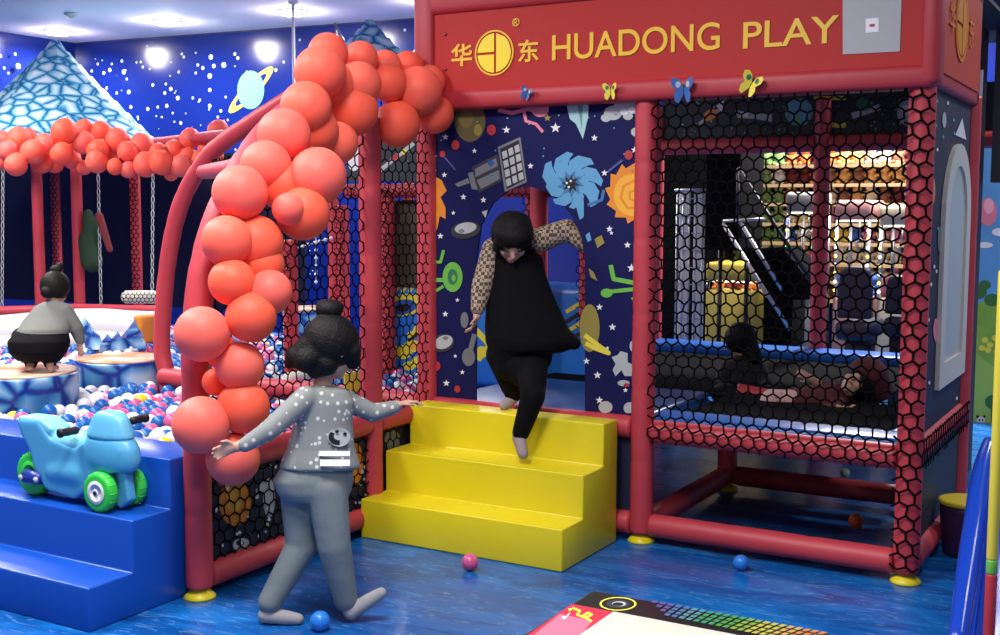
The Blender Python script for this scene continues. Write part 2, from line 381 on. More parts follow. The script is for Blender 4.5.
# ================================================================ CEILING LIGHTS, SEEN AND ADDED
glow = mat('downlight lens', (1, 1, 1), .3, emit=(1, .97, .98), es=45)
def downlight(p, label, group='round downlights in the ceiling', r=.14, power=60):
    e = empty('downlight', (p.x, p.y, ZC), label, 'ceiling light', group)
    a = MB(); a.lathe((p.x, p.y, ZC), [(r, 0), (r+.02, -.004), (r+.022, -.012), (r+.004, -.014), (r-.002, -.004)], white, 28); a.build('trim_ring', e, (p.x, p.y, ZC))
    a = MB(); a.lathe((p.x, p.y, ZC-.003), [(r-.004, 0), (r-.004, -.022), (r*.85, -.036), (r*.5, -.044), (r*.1, -.046)], glow, 28); a.build('lens', e, (p.x, p.y, ZC))
def lamp(x, y, z, power, size=.25, spread=150, col=(1, .95, .93)):  # serves the seen downlights and the added unseen lamps
    l = bpy.data.lights.new('ceiling_or_added_lamp', 'AREA'); l.shape = 'DISK'; l.size = size; l.energy = power; l.color = col; l.spread = R(spread)
    o = bpy.data.objects.new('ceiling_or_added_lamp', l); COL.objects.link(o); o.location = (x, y, z)
def bulb(p, power):
    l = bpy.data.lights.new('downlight_bulb', 'POINT'); l.energy = power; l.shadow_soft_size = .08; l.color = (1, .95, .98)
    o = bpy.data.objects.new('downlight_bulb', l); COL.objects.link(o); o.location = (p.x, p.y, ZC-.15)
for (x, y), lb in zip(((58, 31), (167, 21), (293, 11)), ('glowing ceiling downlight above the blue tent roof, leftmost', 'glowing ceiling downlight between tent roof and balloon arch', 'glowing ceiling downlight right beside the hanging white rod')):
    p = un(x, y, 'Z', ZC); downlight(p, lb); lamp(p.x, p.y, ZC-.06, 75, .2, 170); bulb(p, 14)
p = un(430, 2, 'Z', ZC-.02); downlight(p, 'glowing ceiling downlight at the top left corner of the red sign'); lamp(p.x, p.y, ZC-.06, 70, .2, 170); bulb(p, 12)
a = MB(); p = un(71, 13, 'Z', ZC)
a.lathe(p, [(.07, 0), (.075, -.01), (.06, -.03), (.03, -.035), (.028, -.05), (.01, -.05)], lgrey, 20); tag(a.build('smoke_detector'), 'small round pale detector on the ceiling above the tent roof', 'smoke detector')
for x, y, pw, sz in UNSEEN_LAMPS: lamp(x, y, ZC-.03, pw, sz, 165)
w = bpy.data.worlds.new('World'); sc.world = w; w.use_nodes = True
w.node_tree.nodes['Background'].inputs[0].default_value = (.80, .78, .85, 1); w.node_tree.nodes['Background'].inputs[1].default_value = WORLD
# rod hanging from the ceiling
a = MB(); p = un(293, 1, 'Z', ZC); a.tube([p, Vector((p.x, p.y, 1.9))], .016, white, 10); a.lathe(p, [(.05, 0), (.05, -.02), (.02, -.04)], white, 14); a.lathe(Vector((p.x, p.y, 1.9)), [(.02, -.02), (.025, 0), (.018, .02)], white, 12)
tag(a.build('hanging_rod'), 'thin white vertical rod hanging from ceiling behind the top of balloon arch', 'rod')
# ================================================================ THE PLAY FRAME
ZP = .55
fr = empty('play_structure', (1.2, 0, 0), 'red padded play frame house with black nets and printed space panels', 'play structure')
def post(x, y, z0, z1, foot=True, r=.054, m=None):
    a = MB(); padded(a, (x, y, z0), (x, y, z1), r, m); o = a.build('post', fr, (x, y, z0))
    if foot:
        a = MB(); a.lathe((x, y, 0), [(.062, 0), (.064, .008), (.05, .022), (.03, .035), (.03, .06)], yellow_v, 24)
        k = a.build('foot_pad', o, (x, y, 0)); k['label'] = 'yellow round foot pad'
def beam(p, q, r=.054, m=None):
    a = MB(); padded(a, p, q, r, m); a.build('beam', fr, p)
ZT = 2.02
post(1.2, 0, .045, 2.11); post(2.4, 0, .045, 2.11); post(0, 0, .045, 2.11); post(0, -.49, .045, 1.98); post(0, -1.65, .045, .95)
post(2.4, 1.2, .045, 2.11)
for X in (0, 1.2): post(X, 3.0, .045, 2.3)
post(1.2, 1.2, .045, ZP-.05); post(0, 1.2, .045, 1.7)
for p, q in [((.05, 0, .085), (1.15, 0, .085)), ((1.25, 0, .085), (2.35, 0, .085)), ((.05, 0, ZP-.01), (1.15, 0, ZP-.01)), ((1.25, 0, ZP-.02), (2.35, 0, ZP-.02)),
             ((2.4, .05, .085), (2.4, 1.15, .085)), ((2.4, .05, ZP), (2.4, 1.15, ZP)), ((1.25, 1.2, .085), (2.35, 1.2, .085)), ((1.2, .05, .085), (1.2, 1.15, .085)),
             ((0, -1.6, .085), (0, -.54, .085)), ((0, -.44, .085), (0, -.05, .085)), ((0, -1.6, ZP-.02), (0, -.54, ZP-.02)), ((0, -.44, ZP-.02), (0, -.05, ZP-.02)),
             ((.05, 3.0, 2.0), (1.15, 3.0, 2.0)), ((1.25, 3.0, 2.0), (2.35, 3.0, 2.0)), ((-1.9, 0, ZP), (-.05, 0, ZP)),
             ((1.25, 1.2, ZP), (2.35, 1.2, ZP-.14))]: beam(p, q)
# sign house on top: padded box beams, board, lettering
a = MB(); a.rbox((-.02, -.085, 2.04), (2.46, .05, 2.135), sign_frame, .03); a.build('sign_beam', fr, (1.2, 0, 2.08))
a = MB(); a.rbox((-.02, -.085, 2.505), (2.46, .05, 2.62), sign_frame, .03); a.build('sign_beam', fr, (1.2, 0, 2.55))
a = MB(); a.rbox((-.03, -.09, 2.05), (.085, .05, 2.61), sign_frame, .03); a.build('sign_post', fr, (0, 0, 2.3))
a = MB(); a.rbox((2.40, -.09, 2.05), (2.475, .04, 2.61), sign_frame, .03); a.build('sign_post', fr, (2.43, 0, 2.3))
a = MB(); a.rbox((2.395, .0, 2.06), (2.445, 1.16, 2.14), sign_frame, .03); a.build('sign_beam', fr, (2.43, .6, 2.1))
a = MB(); a.rbox((2.395, 1.08, 2.06), (2.445, 1.18, 2.62), sign_frame, .03); a.build('sign_post', fr, (2.43, 1.27, 2.3))
a = MB(); a.rbox((2.395, .0, 2.52), (2.445, 1.16, 2.62), sign_frame, .03); a.build('sign_beam', fr, (2.43, .6, 2.57))
SY = -.062
a = MB(); a.box((.07, SY, 2.12), (2.41, -.03, 2.52), sign_red)
for z in (2.24, 2.41): a.lathe((.15, SY, z), [(.009, 0), (.009, .004), (.003, .006)], mat('rivet', (.25, .02, .02), .4), 10, (0, -1, 0))
board = a.build('sign_board', fr, (1.2, SY, 2.12)); board['label'] = 'red sign board with yellow lettering'
a = MB(); a.box((2.42, .04, 2.12), (2.452, 1.08, 2.54), mat('side sign orange red', (.62, .06, .02), .45)); board2 = a.build('sign_board', fr, (2.45, .6, 2.12))
def text(body, x0, x1, z0, z1, parent, y=SY, mt=gold, side=None, bold=0):
    c = bpy.data.curves.new('lettering', 'FONT'); c.body = body; c.extrude = .02; c.offset = bold; c.align_x = 'LEFT'
    o = bpy.data.objects.new('lettering', c); COL.objects.link(o)
    dg = bpy.context.evaluated_depsgraph_get(); me = bpy.data.meshes.new_from_object(o.evaluated_get(dg)); bpy.data.objects.remove(o)
    xs = [v.co.x for v in me.vertices]; ys = [v.co.y for v in me.vertices]
    a0, a1, b0, b1 = min(xs), max(xs), min(ys), max(ys)
    for v in me.vertices:
        u = x0+(v.co.x-a0)/(a1-a0)*(x1-x0); h = z0+(v.co.y-b0)/(b1-b0)*(z1-z0); k = .002+(v.co.z+.02)*.06
        v.co = (u, y-k, h) if side is None else (side+k, u, h)
    me.materials.clear(); me.materials.append(mt); me.name = 'lettering'
    o = bpy.data.objects.new('lettering', me); COL.objects.link(o); o.parent = parent; o.location = -world(parent)
def ux(x, y): return un(x, y, 'Y', SY)
def uxs(x0, y0, x1, y1):
    a = ux(x0, y1); b = ux(x1, y0); return a.x, b.x
text('HUADONG', ux(552.5, 50).x, ux(720, 45).x, ux(560, 60.3).z, ux(560, 34.5).z, board, bold=.008)
text('PLAY', ux(743.5, 35).x, ux(839, 30).x, ux(752, 48.3).z, ux(752, 21.8).z, board, bold=.008)
text('华', ux(451.5, 55).x, ux(472.5, 55).x, ux(462, 66.3).z, ux(462, 43.6).z, board, bold=.02)
text('东', ux(518.5, 52).x, ux(539, 52).x, ux(529, 62).z, ux(529, 39.5).z, board, bold=.02)
text('R', ux(514.3, 22).x, ux(518.2, 22).x, ux(516, 25.6).z, ux(516, 19.4).z, board)
def ring(mb, c, r0, r1, mt, A, B, N, n=40, h=.003):
    c = Vector(c); A = Vector(A); B = Vector(B); N = Vector(N); vs = []; fs = []
    for k in range(n):
        w = 2*PI*k/n; d = A*math.cos(w)+B*math.sin(w); vs += [c+d*r0+N*h, c+d*r1+N*h, c+d*r1, c+d*r0]
    for k in range(n):
        i = 4*k; j = 4*((k+1) % n); fs += [(i, i+1, j+1, j), (i+1, i+2, j+2, j+1), (i+3, i, j, j+3)]
    mb.add(vs, fs, mt)
XA, ZA, NA = (1, 0, 0), (0, 0, 1), (0, -1, 0)
a = MB(); c = ux(494.5, 53); c.y = SY-.002; RR = .1
ring(a, c, RR*1.0, RR*1.08, gold, XA, ZA, NA)
yl = mat('emblem yellow', (.92, .72, .03), .4)
def seg(mb, c, r, w0, w1, x0, x1, z0, z1, mt, A, B, N, h=.003):      # clipped disc piece
    pts = []
    n = 48
    for k in range(n):
        w = 2*PI*k/n; x = r*math.cos(w); z = r*math.sin(w); pts.append((min(max(x, x0), x1), min(max(z, z0), z1)))
    q = []
    for x, z in pts:
        # keep inside disc after clamping
        if x*x+z*z > r*r: continue
        if not q or (abs(q[-1][0]-x)+abs(q[-1][1]-z)) > 1e-5: q.append((x, z))
    c = Vector(c); mb.prism([c+Vector(A)*x+Vector(B)*z+Vector(N)*h for x, z in q], -Vector(N)*h, mt)
def emblem(mb, c, r, A, B, N, mt):
    seg(mb, c, r*.93, 0, 0, r*.12, r, -r, r, mt, A, B, N)
    seg(mb, c, r*.93, 0, 0, -r, -.0*r, r*.05, r, mt, A, B, N)
    seg(mb, c, r*.93, 0, 0, -r, -.0*r, -r, -r*.07, mt, A, B, N)
emblem(a, c, RR, XA, ZA, NA, yl)
e = a.build('emblem', board); e.location = -world(board); e['label'] = 'yellow round emblem split by red bars'
a = MB(); c = ux(516.3, 22.4); c.y = SY-.002; ring(a, c, .0155, .0195, gold, XA, ZA, NA, 20); e = a.build('ring_mark', board); e.location = -world(board)
# sticker on the board
a = MB(); q = [ux(843, -6), ux(843, 54.5), ux(900, 51.5), ux(902, -8)]; a.prism([p+Vector((0, -.004, 0)) for p in q], (0, .004, 0), mat('sticker', (.40, .40, .40), .5))
q = [ux(866, 19), ux(866, 33), ux(879, 32), ux(879, 18)]; a.prism([p+Vector((0, -.006, 0)) for p in q], (0, .003, 0), white)
c = ux(872.5, 25.5)+Vector((0, -.0075, 0)); a.prism([c+Vector((.012*math.cos(t), 0, .006*math.sin(t))) for t in (2*PI*k/12 for k in range(12))], (0, .002, 0), redp)
e = a.build('sticker', board); e.location = -world(board); e['label'] = 'pale square sticker on the red board'
# side sign marks
og = mat('side emblem orange', (.85, .32, .02), .4); a = MB(); c = Vector((2.456, .52, 2.36))
ring(a, c, .14, .155, og, (0, 1, 0), ZA, (1, 0, 0)); emblem(a, c, .14, (0, 1, 0), ZA, (1, 0, 0), og); e = a.build('emblem', board2); e.location = -world(board2)
text('华', .22, .34, 2.29, 2.43, board2, side=2.455, mt=og); text('东', .72, .84, 2.29, 2.43, board2, side=2.455, mt=og)
# unseen cloth over the house, added to keep its inside dark
a = MB(); a.box((-.0, .05, 2.6), (2.44, 3.0, 2.62), charcoal); a.build('unseen_roof_cloth', fr, (1.2, 1.5, 2.6))
# ---- front printed panel with the doorway
a = MB(); hole = [(476, 407), (476, 262), (481, 225), (493, 203), (509, 190), (528, 186), (545, 191), (560, 202), (572, 216), (581, 235), (585, 258), (585, 413)]
H = [un(x, y, 'Y', .0) for x, y in hole]; zt, zb, xl, xr = 2.07, ZP, .04, 1.16
n = len(H); out = []
for p in H:                                            # spokes from the door edge out to the panel edge
    if p.x < H[5].x-.2: out.append(Vector((xl, 0, min(max(zb+(p.z-zb)*1.25, zb), zt))))
    elif p.x > H[5].x+.2: out.append(Vector((xr, 0, min(max(zb+(p.z-zb)*1.25, zb), zt))))
    else: out.append(Vector((p.x, 0, zt)))
out[0].z = zb; out[-1].z = zb; H[0].z = zb; H[-1].z = zb
cl_ = [i for i in range(n) if out[i].z >= zt-1e-6]
for i in range(n-1):
    q = [out[i], H[i], H[i+1], out[i+1]]
    A, B = out[i], out[i+1]
    if (abs(A.x-xl) < 1e-6 and B.z > zt-1e-6 and B.x > xl+1e-6): q.append(Vector((xl, 0, zt)))
    if (abs(B.x-xr) < 1e-6 and A.z > zt-1e-6 and A.x < xr-1e-6): q.append(Vector((xr, 0, zt)))
    a.prism([v+Vector((0, -.0, 0)) for v in q], (0, .012, 0), navy)
P = Print(a, 'Y', 0, (0, -1, 0), (433.5, 98, 637.5, 413))
P.ell(470, 121, 15.5, 21, brown); P.ell(466, 118, 7, 10, mat('meteor light', (.20, .15, .04), .6)); P.ell(478, 130, 4, 6, dyellow)
P.line([(498, 110), (512, 113), (528, 109), (540, 112)], 4, pink); P.ell(540, 109, 9, 8, pink); P.line([(524, 112), (526, 121), (536, 124), (543, 132)], 3, pink); P.ell(536, 107, 2, 2, green)
P.put([(566, 102), (589, 101), (588, 118), (583, 139), (576, 124), (570, 119)], teal); P.put([(577, 102), (583, 102), (582, 130)], mat('leaf dark', (.12, .30, .28), .5))
for x, y, r in ((613, 113, 9), (622, 108, 9), (632, 106, 10), (606, 118, 5), (637, 132, 6), (628, 116, 5)): P.ell(x, y, r, r*.8, lgrey)
for x, y, r in ((624, 112, 4), (632, 110, 4)): P.ell(x, y, r, r*.7, white)
P.put([(472, 167), (498, 154), (502, 181), (479, 193)], dkgrey); P.put([(475, 169), (496, 158), (498, 166), (476, 177)], grey); P.put([(477, 180), (499, 170), (500, 179), (481, 189)], grey); P.ell(491, 163, 3, 3, deepb)
P.put([(455, 184), (468, 178), (470, 183), (458, 187)], grey); P.put([(468, 173), (473, 172), (478, 190), (472, 189)], grey)
P.put([(498, 147), (520.5, 137), (527, 182), (505, 192)], grey); P.put([(500, 149), (519, 140), (525, 180), (507, 189)], black)
for i in range(3):
    for j in range(4):
        x = 502+i*6.2+j*1.3; y = 152+j*9.2-i*2.9; P.put([(x, y), (x+4.6, y-2), (x+5.8, y+5), (x+1.2, y+7)], lgrey)
for k in range(8):                                     # blue swirling flower
    w = 2*PI*k/8+.25; c, s = math.cos(w), math.sin(w); c2, s2 = math.cos(w+.5), math.sin(w+.5); c3, s3 = math.cos(w-.35), math.sin(w-.35)
    rr = 31 if k not in (1, 2, 3) else 24
    P.put([(571+rr*q*math.cos(w+e_), 184+rr*q*math.sin(w+e_)) for q, e_ in ((.25, -.5), (.5, -.45), (.75, -.3), (.95, 0), (1.05, .42), (.98, .62), (.82, .50), (.62, .38), (.45, .42), (.25, .5))], skyb)
P.ell(571, 184, 12, 12, skyb); P.flame(571, 184, 14, mat('flower mid', (.05, .18, .33), .5), 9, .6); P.flame(571, 184, 9.5, black, 8, .5)
for x, y in ((567, 183), (571, 181), (569, 187)): P.ell(x, y, 1.2, 1.2, white, 8)
P.put([(576, 205), (584, 200), (584, 217), (580, 220)], skyb)
P.line([(588, 205), (602, 200), (604, 190)], 3, mat('swirl blue', (.05, .16, .35), .5))
P.flame(632, 193, 27, orange, 12, .82, 1.15); P.ell(632, 195, 18, 21, orange2); P.line([(636, 180), (624, 186), (621, 198), (628, 208), (636, 208)], 2.5, orange); P.line([(637, 190), (630, 192), (630, 199), (636, 201)], 2, orange)
P.put([(434, 176), (442, 180), (447, 191), (441, 197), (446, 208), (446, 219), (440, 216), (438, 228), (434, 236)], orange)
P.ell(466, 230, 15, 8.5, dkgrey, a=-.15); P.ell(466, 228, 11, 5.5, lgrey, a=-.15); P.ell(462, 231, 3, 2, grey); P.put([(482, 212), (488, 210), (486, 218)], lgrey)
P.ell(453, 277, 10, 15, green); P.ell(453, 277, 5, 8, dgreen); P.ell(454, 278, 2, 3.5, green); P.line([(434, 262), (441, 262), (444, 250)], 3, green); P.line([(434, 280), (444, 280)], 4, green); P.line([(436, 291), (444, 286)], 3, green)
P.line([(611, 265), (614, 279), (636, 283)], 4.5, green); P.line([(606, 292), (636, 289)], 4, green); P.ell(607, 293, 6, 4.5, green); P.put([(631, 298), (636, 296), (636, 304)], green)
P.ell(590, 328, 10, 24, dyellow); P.line([(585, 335), (609, 353), (595, 348), (586, 343)], 4.5, yellow)
P.ell(443, 343, 12, 9, dkgrey, a=-.3); P.ell(444, 342, 9.5, 6.5, lgrey, a=-.4); P.ell(446, 338, 3, 2, grey)
P.ell(469, 357, 6.5, 9, grey); P.line([(471, 350), (475, 334)], 5, grey); P.ell(465, 320, 4, 8, grey)
P.put([(612, 357), (618, 355), (621, 351), (628, 353), (628, 362), (636, 366), (634, 376), (625, 376), (622, 370), (616, 376), (613, 370), (616, 364)], lgrey); P.ell(634, 346, 4, 6, lgrey)
P.ell(624, 383, 6, 3, lgrey); P.ell(606, 407, 7, 6, lgrey); P.ell(630, 408, 6, 6, lgrey); P.ell(627, 385, 3, 2, redp)
P.put([(595, 239), (602, 235), (605, 243), (598, 248)], dyellow); P.put([(589, 268), (594, 272), (598, 281), (591, 277)], dyellow); P.put([(586, 235), (590, 232), (592, 240), (588, 242)], skyb)
for x, y, r in ((492, 130, 4.5), (456, 145, 4), (443, 154, 2.8), (629, 155, 4), (437, 366, 4), (458, 389, 3), (636, 395, 3)): P.ell(x, y, r, r*1.2, redp)
P.line([(445, 157), (456, 170)], 1.6, mat('comet tail', (.06, .08, .25), .5)); P.line([(608, 172), (623, 160)], 2.4, M['comet tail'])
rs = random.Random(5)
for x, y, r in ((446, 137, 4), (507, 130, 4.5), (556, 128, 6), (595, 138, 4), (475, 151, 3), (531, 166, 3.6), (605, 173, 4), (445, 175, 3.3), (464, 197, 3.6), (484, 200, 3.6), (635, 150, 4), (441, 236, 3.6), (610, 229, 4), (632, 268, 5), (600, 307, 4), (613, 327, 4.4), (446, 314, 3.6), (587, 361, 4), (598, 375, 4.5), (628, 245, 4), (626, 390, 3), (447, 383, 4), (466, 405, 3.6), (600, 400, 4.4), (612, 233, 2.5), (454, 213, 2.6), (458, 300, 2.6), (456, 356, 2.4), (608, 348, 2.4), (463, 372, 3)): P.star(x, y, r*.9, white)
P.star(548, 118, 4, dyellow)
for i in range(26): P.ell(rs.uniform(436, 636), rs.uniform(106, 180), .9, .9, skyb, 6)
a.build('printed_panel', fr)['label'] = 'navy printed panel with planets and arched doorway'
# ---- left side: lower printed panel, nets
a = MB(); a.box((-.006, -1.6, .13), (.006, -.54, .50), navy_d); a.box((-.006, -.44, .13), (.006, -.05, .50), navy_d)
P = Print(a, 'X', .006, (1, 0, 0))
P.ell(235, 503, 16, 23, orange); P.ell(234, 500, 8, 12, orange2); P.ell(269, 498, 6, 20, lgrey); P.ell(262, 487, 4, 6, lgrey); P.ell(356, 463, 7, 20, orange); P.ell(242, 545, 9, 7, lgrey); P.ell(240, 543, 4, 3, navy_d)
for i in range(60):
    x = rs.uniform(214, 366); y = 452+(366-x)*.03+rs.uniform(0, 100-(x-214)*.33); P.ell(x, y, rs.uniform(.9, 1.8), rs.uniform(1, 2.4), white if i % 3 else lgrey, 7)
for i in range(7): x = rs.uniform(216, 360); P.ell(x, rs.uniform(470, 520), 4, 4, rs.choice([deepb, redp, grey]), 10)
P.ell(392, 440, 8, 10, grey); P.ell(400, 420, 4, 6, mat('mural dark green'), 8)
a.build('printed_panel', fr)
def archz(y):  # underside of the left arch over the side wall
    return 2.15
a = MB(); hexnet(a, (.016, -1.61, .12), (0, 1, 0), (0, 0, 1), 1.08, .38, .060, .0038, seed=3); a.build('net_panel', fr)
prof = [(-1.649, .9), (-1.642, 1.077), (-1.585, 1.35), (-1.467, 1.587), (-1.316, 1.772), (-1.158, 1.904), (-.97, 2.01), (-.75, 2.085), (-.5, 2.125), (-.25, 2.14), (-.02, 2.14)]
def ztop(y):
    for (y0, z0), (y1, z1) in zip(prof, prof[1:]):
        if y <= y1: return z0+(z1-z0)*(y-y0)/(y1-y0)
    return 2.14
a = MB(); hexnet(a, (.0, -1.62, .57), (0, 1, 0), (0, 0, 1), 1.12, 1.6, .058, .0038, seed=4, inside=lambda x, y: y+.57 < ztop(x-1.62)-.03); a.build('net_panel', fr)
a = MB(); hexnet(a, (.03, -.44, .1), (0, 1, 0), (0, 0, 1), .5, 2.0, .058, .0038, seed=5); a.build('net_panel', fr)
# ---- front right bay net, round the corner post and down the side
a = MB(); hexnet(a, (1.25, -.066, .488), (1, 0, 0), (0, 0, 1), 1.10, 1.57, .056, .0042, seed=6, jit=.16); a.build('net_panel', fr)
a = MB(); hexnet(a, (2.345, -.064, .05), (1, 0, 0), (0, 0, 1), .115, 2.0, .062, .0048, seed=7); a.build('net_panel', fr)
a = MB(); hexnet(a, (2.458, -.06, .49), (0, 1, 0), (0, 0, 1), 1.2, .13, .056, .004, seed=8); a.build('net_panel', fr)
# side printed panel with long arched window
a = MB(); a.box((2.404, .05, .6), (2.414, 1.15, 2.06), navy_d)
P = Print(a, 'X', 2.416, (1, 0, 0))
for i in range(30): P.ell(rs.uniform(927, 960), rs.uniform(100, 400), 1, 2, white if i % 2 else skyb, 7)
P.ell(932, 190, 3, 14, orange); P.ell(936, 330, 3, 12, pink); P.put([(955, 135), (962, 118), (966, 140)], white); P.ell(944, 120, 2, 8, lgrey); P.ell(940, 240, 2.5, 14, grey)
a.build('printed_panel', fr)
def archpts(y0, y1, z0, z1, n=14):
    r = (y1-y0)/2; q = [(y0, z0), (y1, z0)]
    for k in range(n+1): w = PI*k/n; q.append((y0+r+r*math.cos(w), z1-r*1.0+r*math.sin(w)))
    return q
o1 = archpts(.42, 1.12, .76, 1.86); i1 = archpts(.53, 1.01, .87, 1.76); a = MB()
vs = []; fs = []; n = len(o1)
for q in (o1, i1):
    for y, z in q: vs.append((2.435, y, z))
for q in (o1, i1):
    for y, z in q: vs.append((2.415, y, z))
for k in range(n):
    j = (k+1) % n; fs += [(k, j, n+j, n+k), (k, 2*n+k, 2*n+j, j), (n+k, n+j, 3*n+j, 3*n+k)]
a.add(vs, fs, mat('window frame cream', (.62, .60, .50), .4)); wf = a.build('window_frame', fr, (2.45, .77, .8))
a = MB(); a.prism([(2.42, y, z) for y, z in i1], (.004, 0, 0), mat('window pane grey', (.50, .51, .44), .3)); a.build('window_pane', wf)
# lower side dark panel
a = MB(); a.box((2.404, .05, .14), (2.414, 1.15, .5), charcoal); a.build('side_cloth', fr)
# narrow dark cloth between stairs and middle post, and under the doorway
a = MB(); a.box((.05, .0, .14), (1.15, .012, .5), navy_d); a.build('front_cloth', fr)
# back valance of the trampoline bay with printed toys
a = MB(); a.box((.05, 3.0, 2.05), (2.35, 3.012, 2.36), charcoal)
P = Print(a, 'Y', 2.998, (0, -1, 0))
P.line([(699, 124), (722, 108)], 3, lgrey); P.ell(710, 115, 8, 5, orange, a=-.6); P.put([(716, 106), (724, 100), (722, 112)], white)
P.put([(735, 110), (752, 113), (772, 114), (772, 122), (756, 119), (738, 118)], lgrey); P.put([(740, 112), (748, 113), (747, 117), (740, 116)], white)
P.ell(799, 112, 14, 14, mat('ball teal print', (.10, .32, .36), .5)); P.ell(794, 107, 5, 4, skyb); P.ell(804, 116, 5, 5, skyb); P.ell(797, 119, 3, 3, green)
P.line([(814, 98), (846, 98)], 4, yellow); P.line([(814, 125), (846, 125)], 5, yellow)
P.line([(852, 116), (880, 107)], 6, lgrey); P.ell(864, 104, 8, 7, dgreen); P.ell(909, 113, 12, 13, lgrey); P.ell(906, 110, 5, 5, white)
for i in range(60): P.ell(rs.uniform(675, 915), rs.uniform(98, 135), .9, .8, rs.choice([skyb, grey, lgrey]), 6)
a.build('printed_panel', fr)
# trampoline deck
a = MB(); a.box((1.25, .15, .545), (2.3, 1.15, .56), matte); a.box((1.25, 1.15, .545), (2.0, 2.75, .56), matte); a.box((.05, 1.02, .545), (1.25, 2.75, .56), matte); a.build('trampoline_mat', fr)['label'] = 'black woven trampoline mat'
for p, q in (((1.20, .02, .545), (2.38, .23, .60)), ((1.18, 2.7, .545), (1.98, 2.98, .62)), ((2.27, .17, .548), (2.37, 1.1, .605)), ((.05, 2.7, .545), (1.18, 2.98, .62))):
    a = MB(); a.rbox(p, q, blue_pad, .025); a.build('edge_pad', fr)['label'] = 'blue padded trampoline edge'
# doorway bay floor
a = MB(); a.rbox((.02, .07, .50), (1.16, 1.0, .575), mat('deck mat blue', (.01, .07, .26), .35, bump=.2, bscale=6), .02); a.build('deck_mat', fr)

# ================================================================ ARCHES
def smooth_path(pts, n=40):
    pts = [Vector(p) for p in pts]; out = []
    k = len(pts)-1
    for i in range(k):
        p0 = pts[max(i-1, 0)]; p1 = pts[i]; p2 = pts[i+1]; p3 = pts[min(i+2, k)]
        m = max(2, n//k)
        for j in range(m):
            t = j/m; out.append(.5*((2*p1)+(-p0+p2)*t+(2*p0-5*p1+4*p2-p3)*t*t+(-p0+3*p1-3*p2+p3)*t**3))
    out.append(pts[-1]); return out
a = MB(); path = smooth_path([(0, y, z) for y, z in prof[:-1]]+[(0, -.1, 2.14)], 60); padpath(a, path, .056)
tag(a.build('padded_arch', None, (0, -1.65, .9)), 'front red padded arch bending up to the sign under the balloons', 'arch')
ap = [(-1.92, .06), (-1.92, .5)]+[(un(x, y, 'Y', .06).x, un(x, y, 'Y', .06).z) for x, y in ((162, 350), (164, 300), (169, 255), (176, 220), (185, 194), (197, 172), (212, 152), (232, 136), (252, 123), (275, 108))]+[(-.75, 2.22), (-.4, 2.25), (-.0, 2.26)]
a = MB(); path2 = smooth_path([(x, .06, z) for x, z in ap], 70); padpath(a, path2, .05)
tag(a.build('padded_arch', None, (-1.9, .06, 0)), 'rear red padded arch left of the balloon arch, standing in the ball pit', 'arch')
# cross bar wrapped in net between the arches
a = MB(); p = Vector((-.04, -1.37, 1.715)); q = un(203, 172, 'Y', .0); padded(a, p, q, .04); d = (q-p).normalized(); s = d.cross(Vector((0, 0, 1))).normalized()
hexnet(a, p+Vector((0, 0, -.06))+s*.05, d, (0, 0, 1), (q-p).length, .13, .05, .003, seed=9)
tag(a.build('cross_bar', None, p), 'netted red padded cross bar between the two arches', 'bar')
# ================================================================ YELLOW STEPS, BLUE STEPS
def steps(mb, x0, x1, ys, zs, yb, mt):
    prof = [(yb, 0)]
    prof += [(ys[0], 0)]
    for i, (y, z) in enumerate(zip(ys, zs)):
        prof.append((y, z))
        if i+1 < len(ys): prof.append((ys[i+1], z))
    prof.append((yb, zs[-1]))
    bm = bmesh.new(); n = len(prof)
    A = [bm.verts.new((x0, y, z)) for y, z in prof]; B = [bm.verts.new((x1, y, z)) for y, z in prof]
    bm.faces.new(A); bm.faces.new(B[::-1])
    for i in range(n): bm.faces.new((A[i], B[i], B[(i+1) % n], A[(i+1) % n]))
    bmesh.ops.recalc_face_normals(bm, faces=bm.faces[:])
    bmesh.ops.bevel(bm, geom=bm.edges[:], offset=.008, segments=3, affect='EDGES', profile=.5)
    bm.verts.index_update()
    mb.add([v.co.copy() for v in bm.verts], [[v.index for v in f.verts] for f in bm.faces], mt, True); bm.free()
a = MB(); steps(a, .03, 1.10, [-.622, -.420, -.212], [.188, .385, .582], -.06, yellow_v)
tag(a.build('soft_steps', None, (.58, -.35, 0)), 'yellow padded three-step stairs leading up to the printed doorway', 'steps')
a = MB(); steps(a, -2.6, -.062, [-2.15, -1.935, -1.735], [.167, .370, .570], -1.47, blue_v)
tag(a.build('soft_steps', None, (-1.3, -1.8, 0)), 'blue padded stairs up to the ball pit with a ride-on toy on them', 'steps')

# ================================================================ BALL PIT
bc = {'blue': mat('ball blue', (.008, .12, .42), .3), 'white': mat('ball white', (.75, .75, .76), .3), 'pink': mat('ball pink', (.62, .10, .25), .3), 'yellow': mat('ball yellow', (.85, .62, .02), .3)}
a = MB(); a.rbox((-8.5, -1.46, 0), (-.07, -1.40, .5), blue_v, .02); a.rbox((-8.5, -1.44, .0), (-.07, 2.6, .40), blue_v, .02); a.rbox((-8.6, 2.55, 0), (-.1, 2.7, .5), blue_v, .02)
tag(a.build('ball_pit_base', None, (-4, .5, 0)), 'blue padded basin of the ball pit behind the blue steps', 'ball pit')
BR = .041; bmesh_ = {}
def ballmesh(c, r=BR):
    k = MB(); k.ball((0, 0, 0), r, bc[c] if isinstance(c, str) else c, 16, 10); o = k.build('pit_ball'); me = o.data; bpy.data.objects.remove(o); return me
for c in bc: bmesh_[c] = ballmesh(c)
st1 = un(20, 400, 'Z', .5); st2 = un(121, 379, 'Z', .5)
def project(p):
    d = p-CAM; z = d.dot(fw); return 500+F*d.dot(RT)/z, 317.5-F*d.dot(UP)/z, z
cand = []
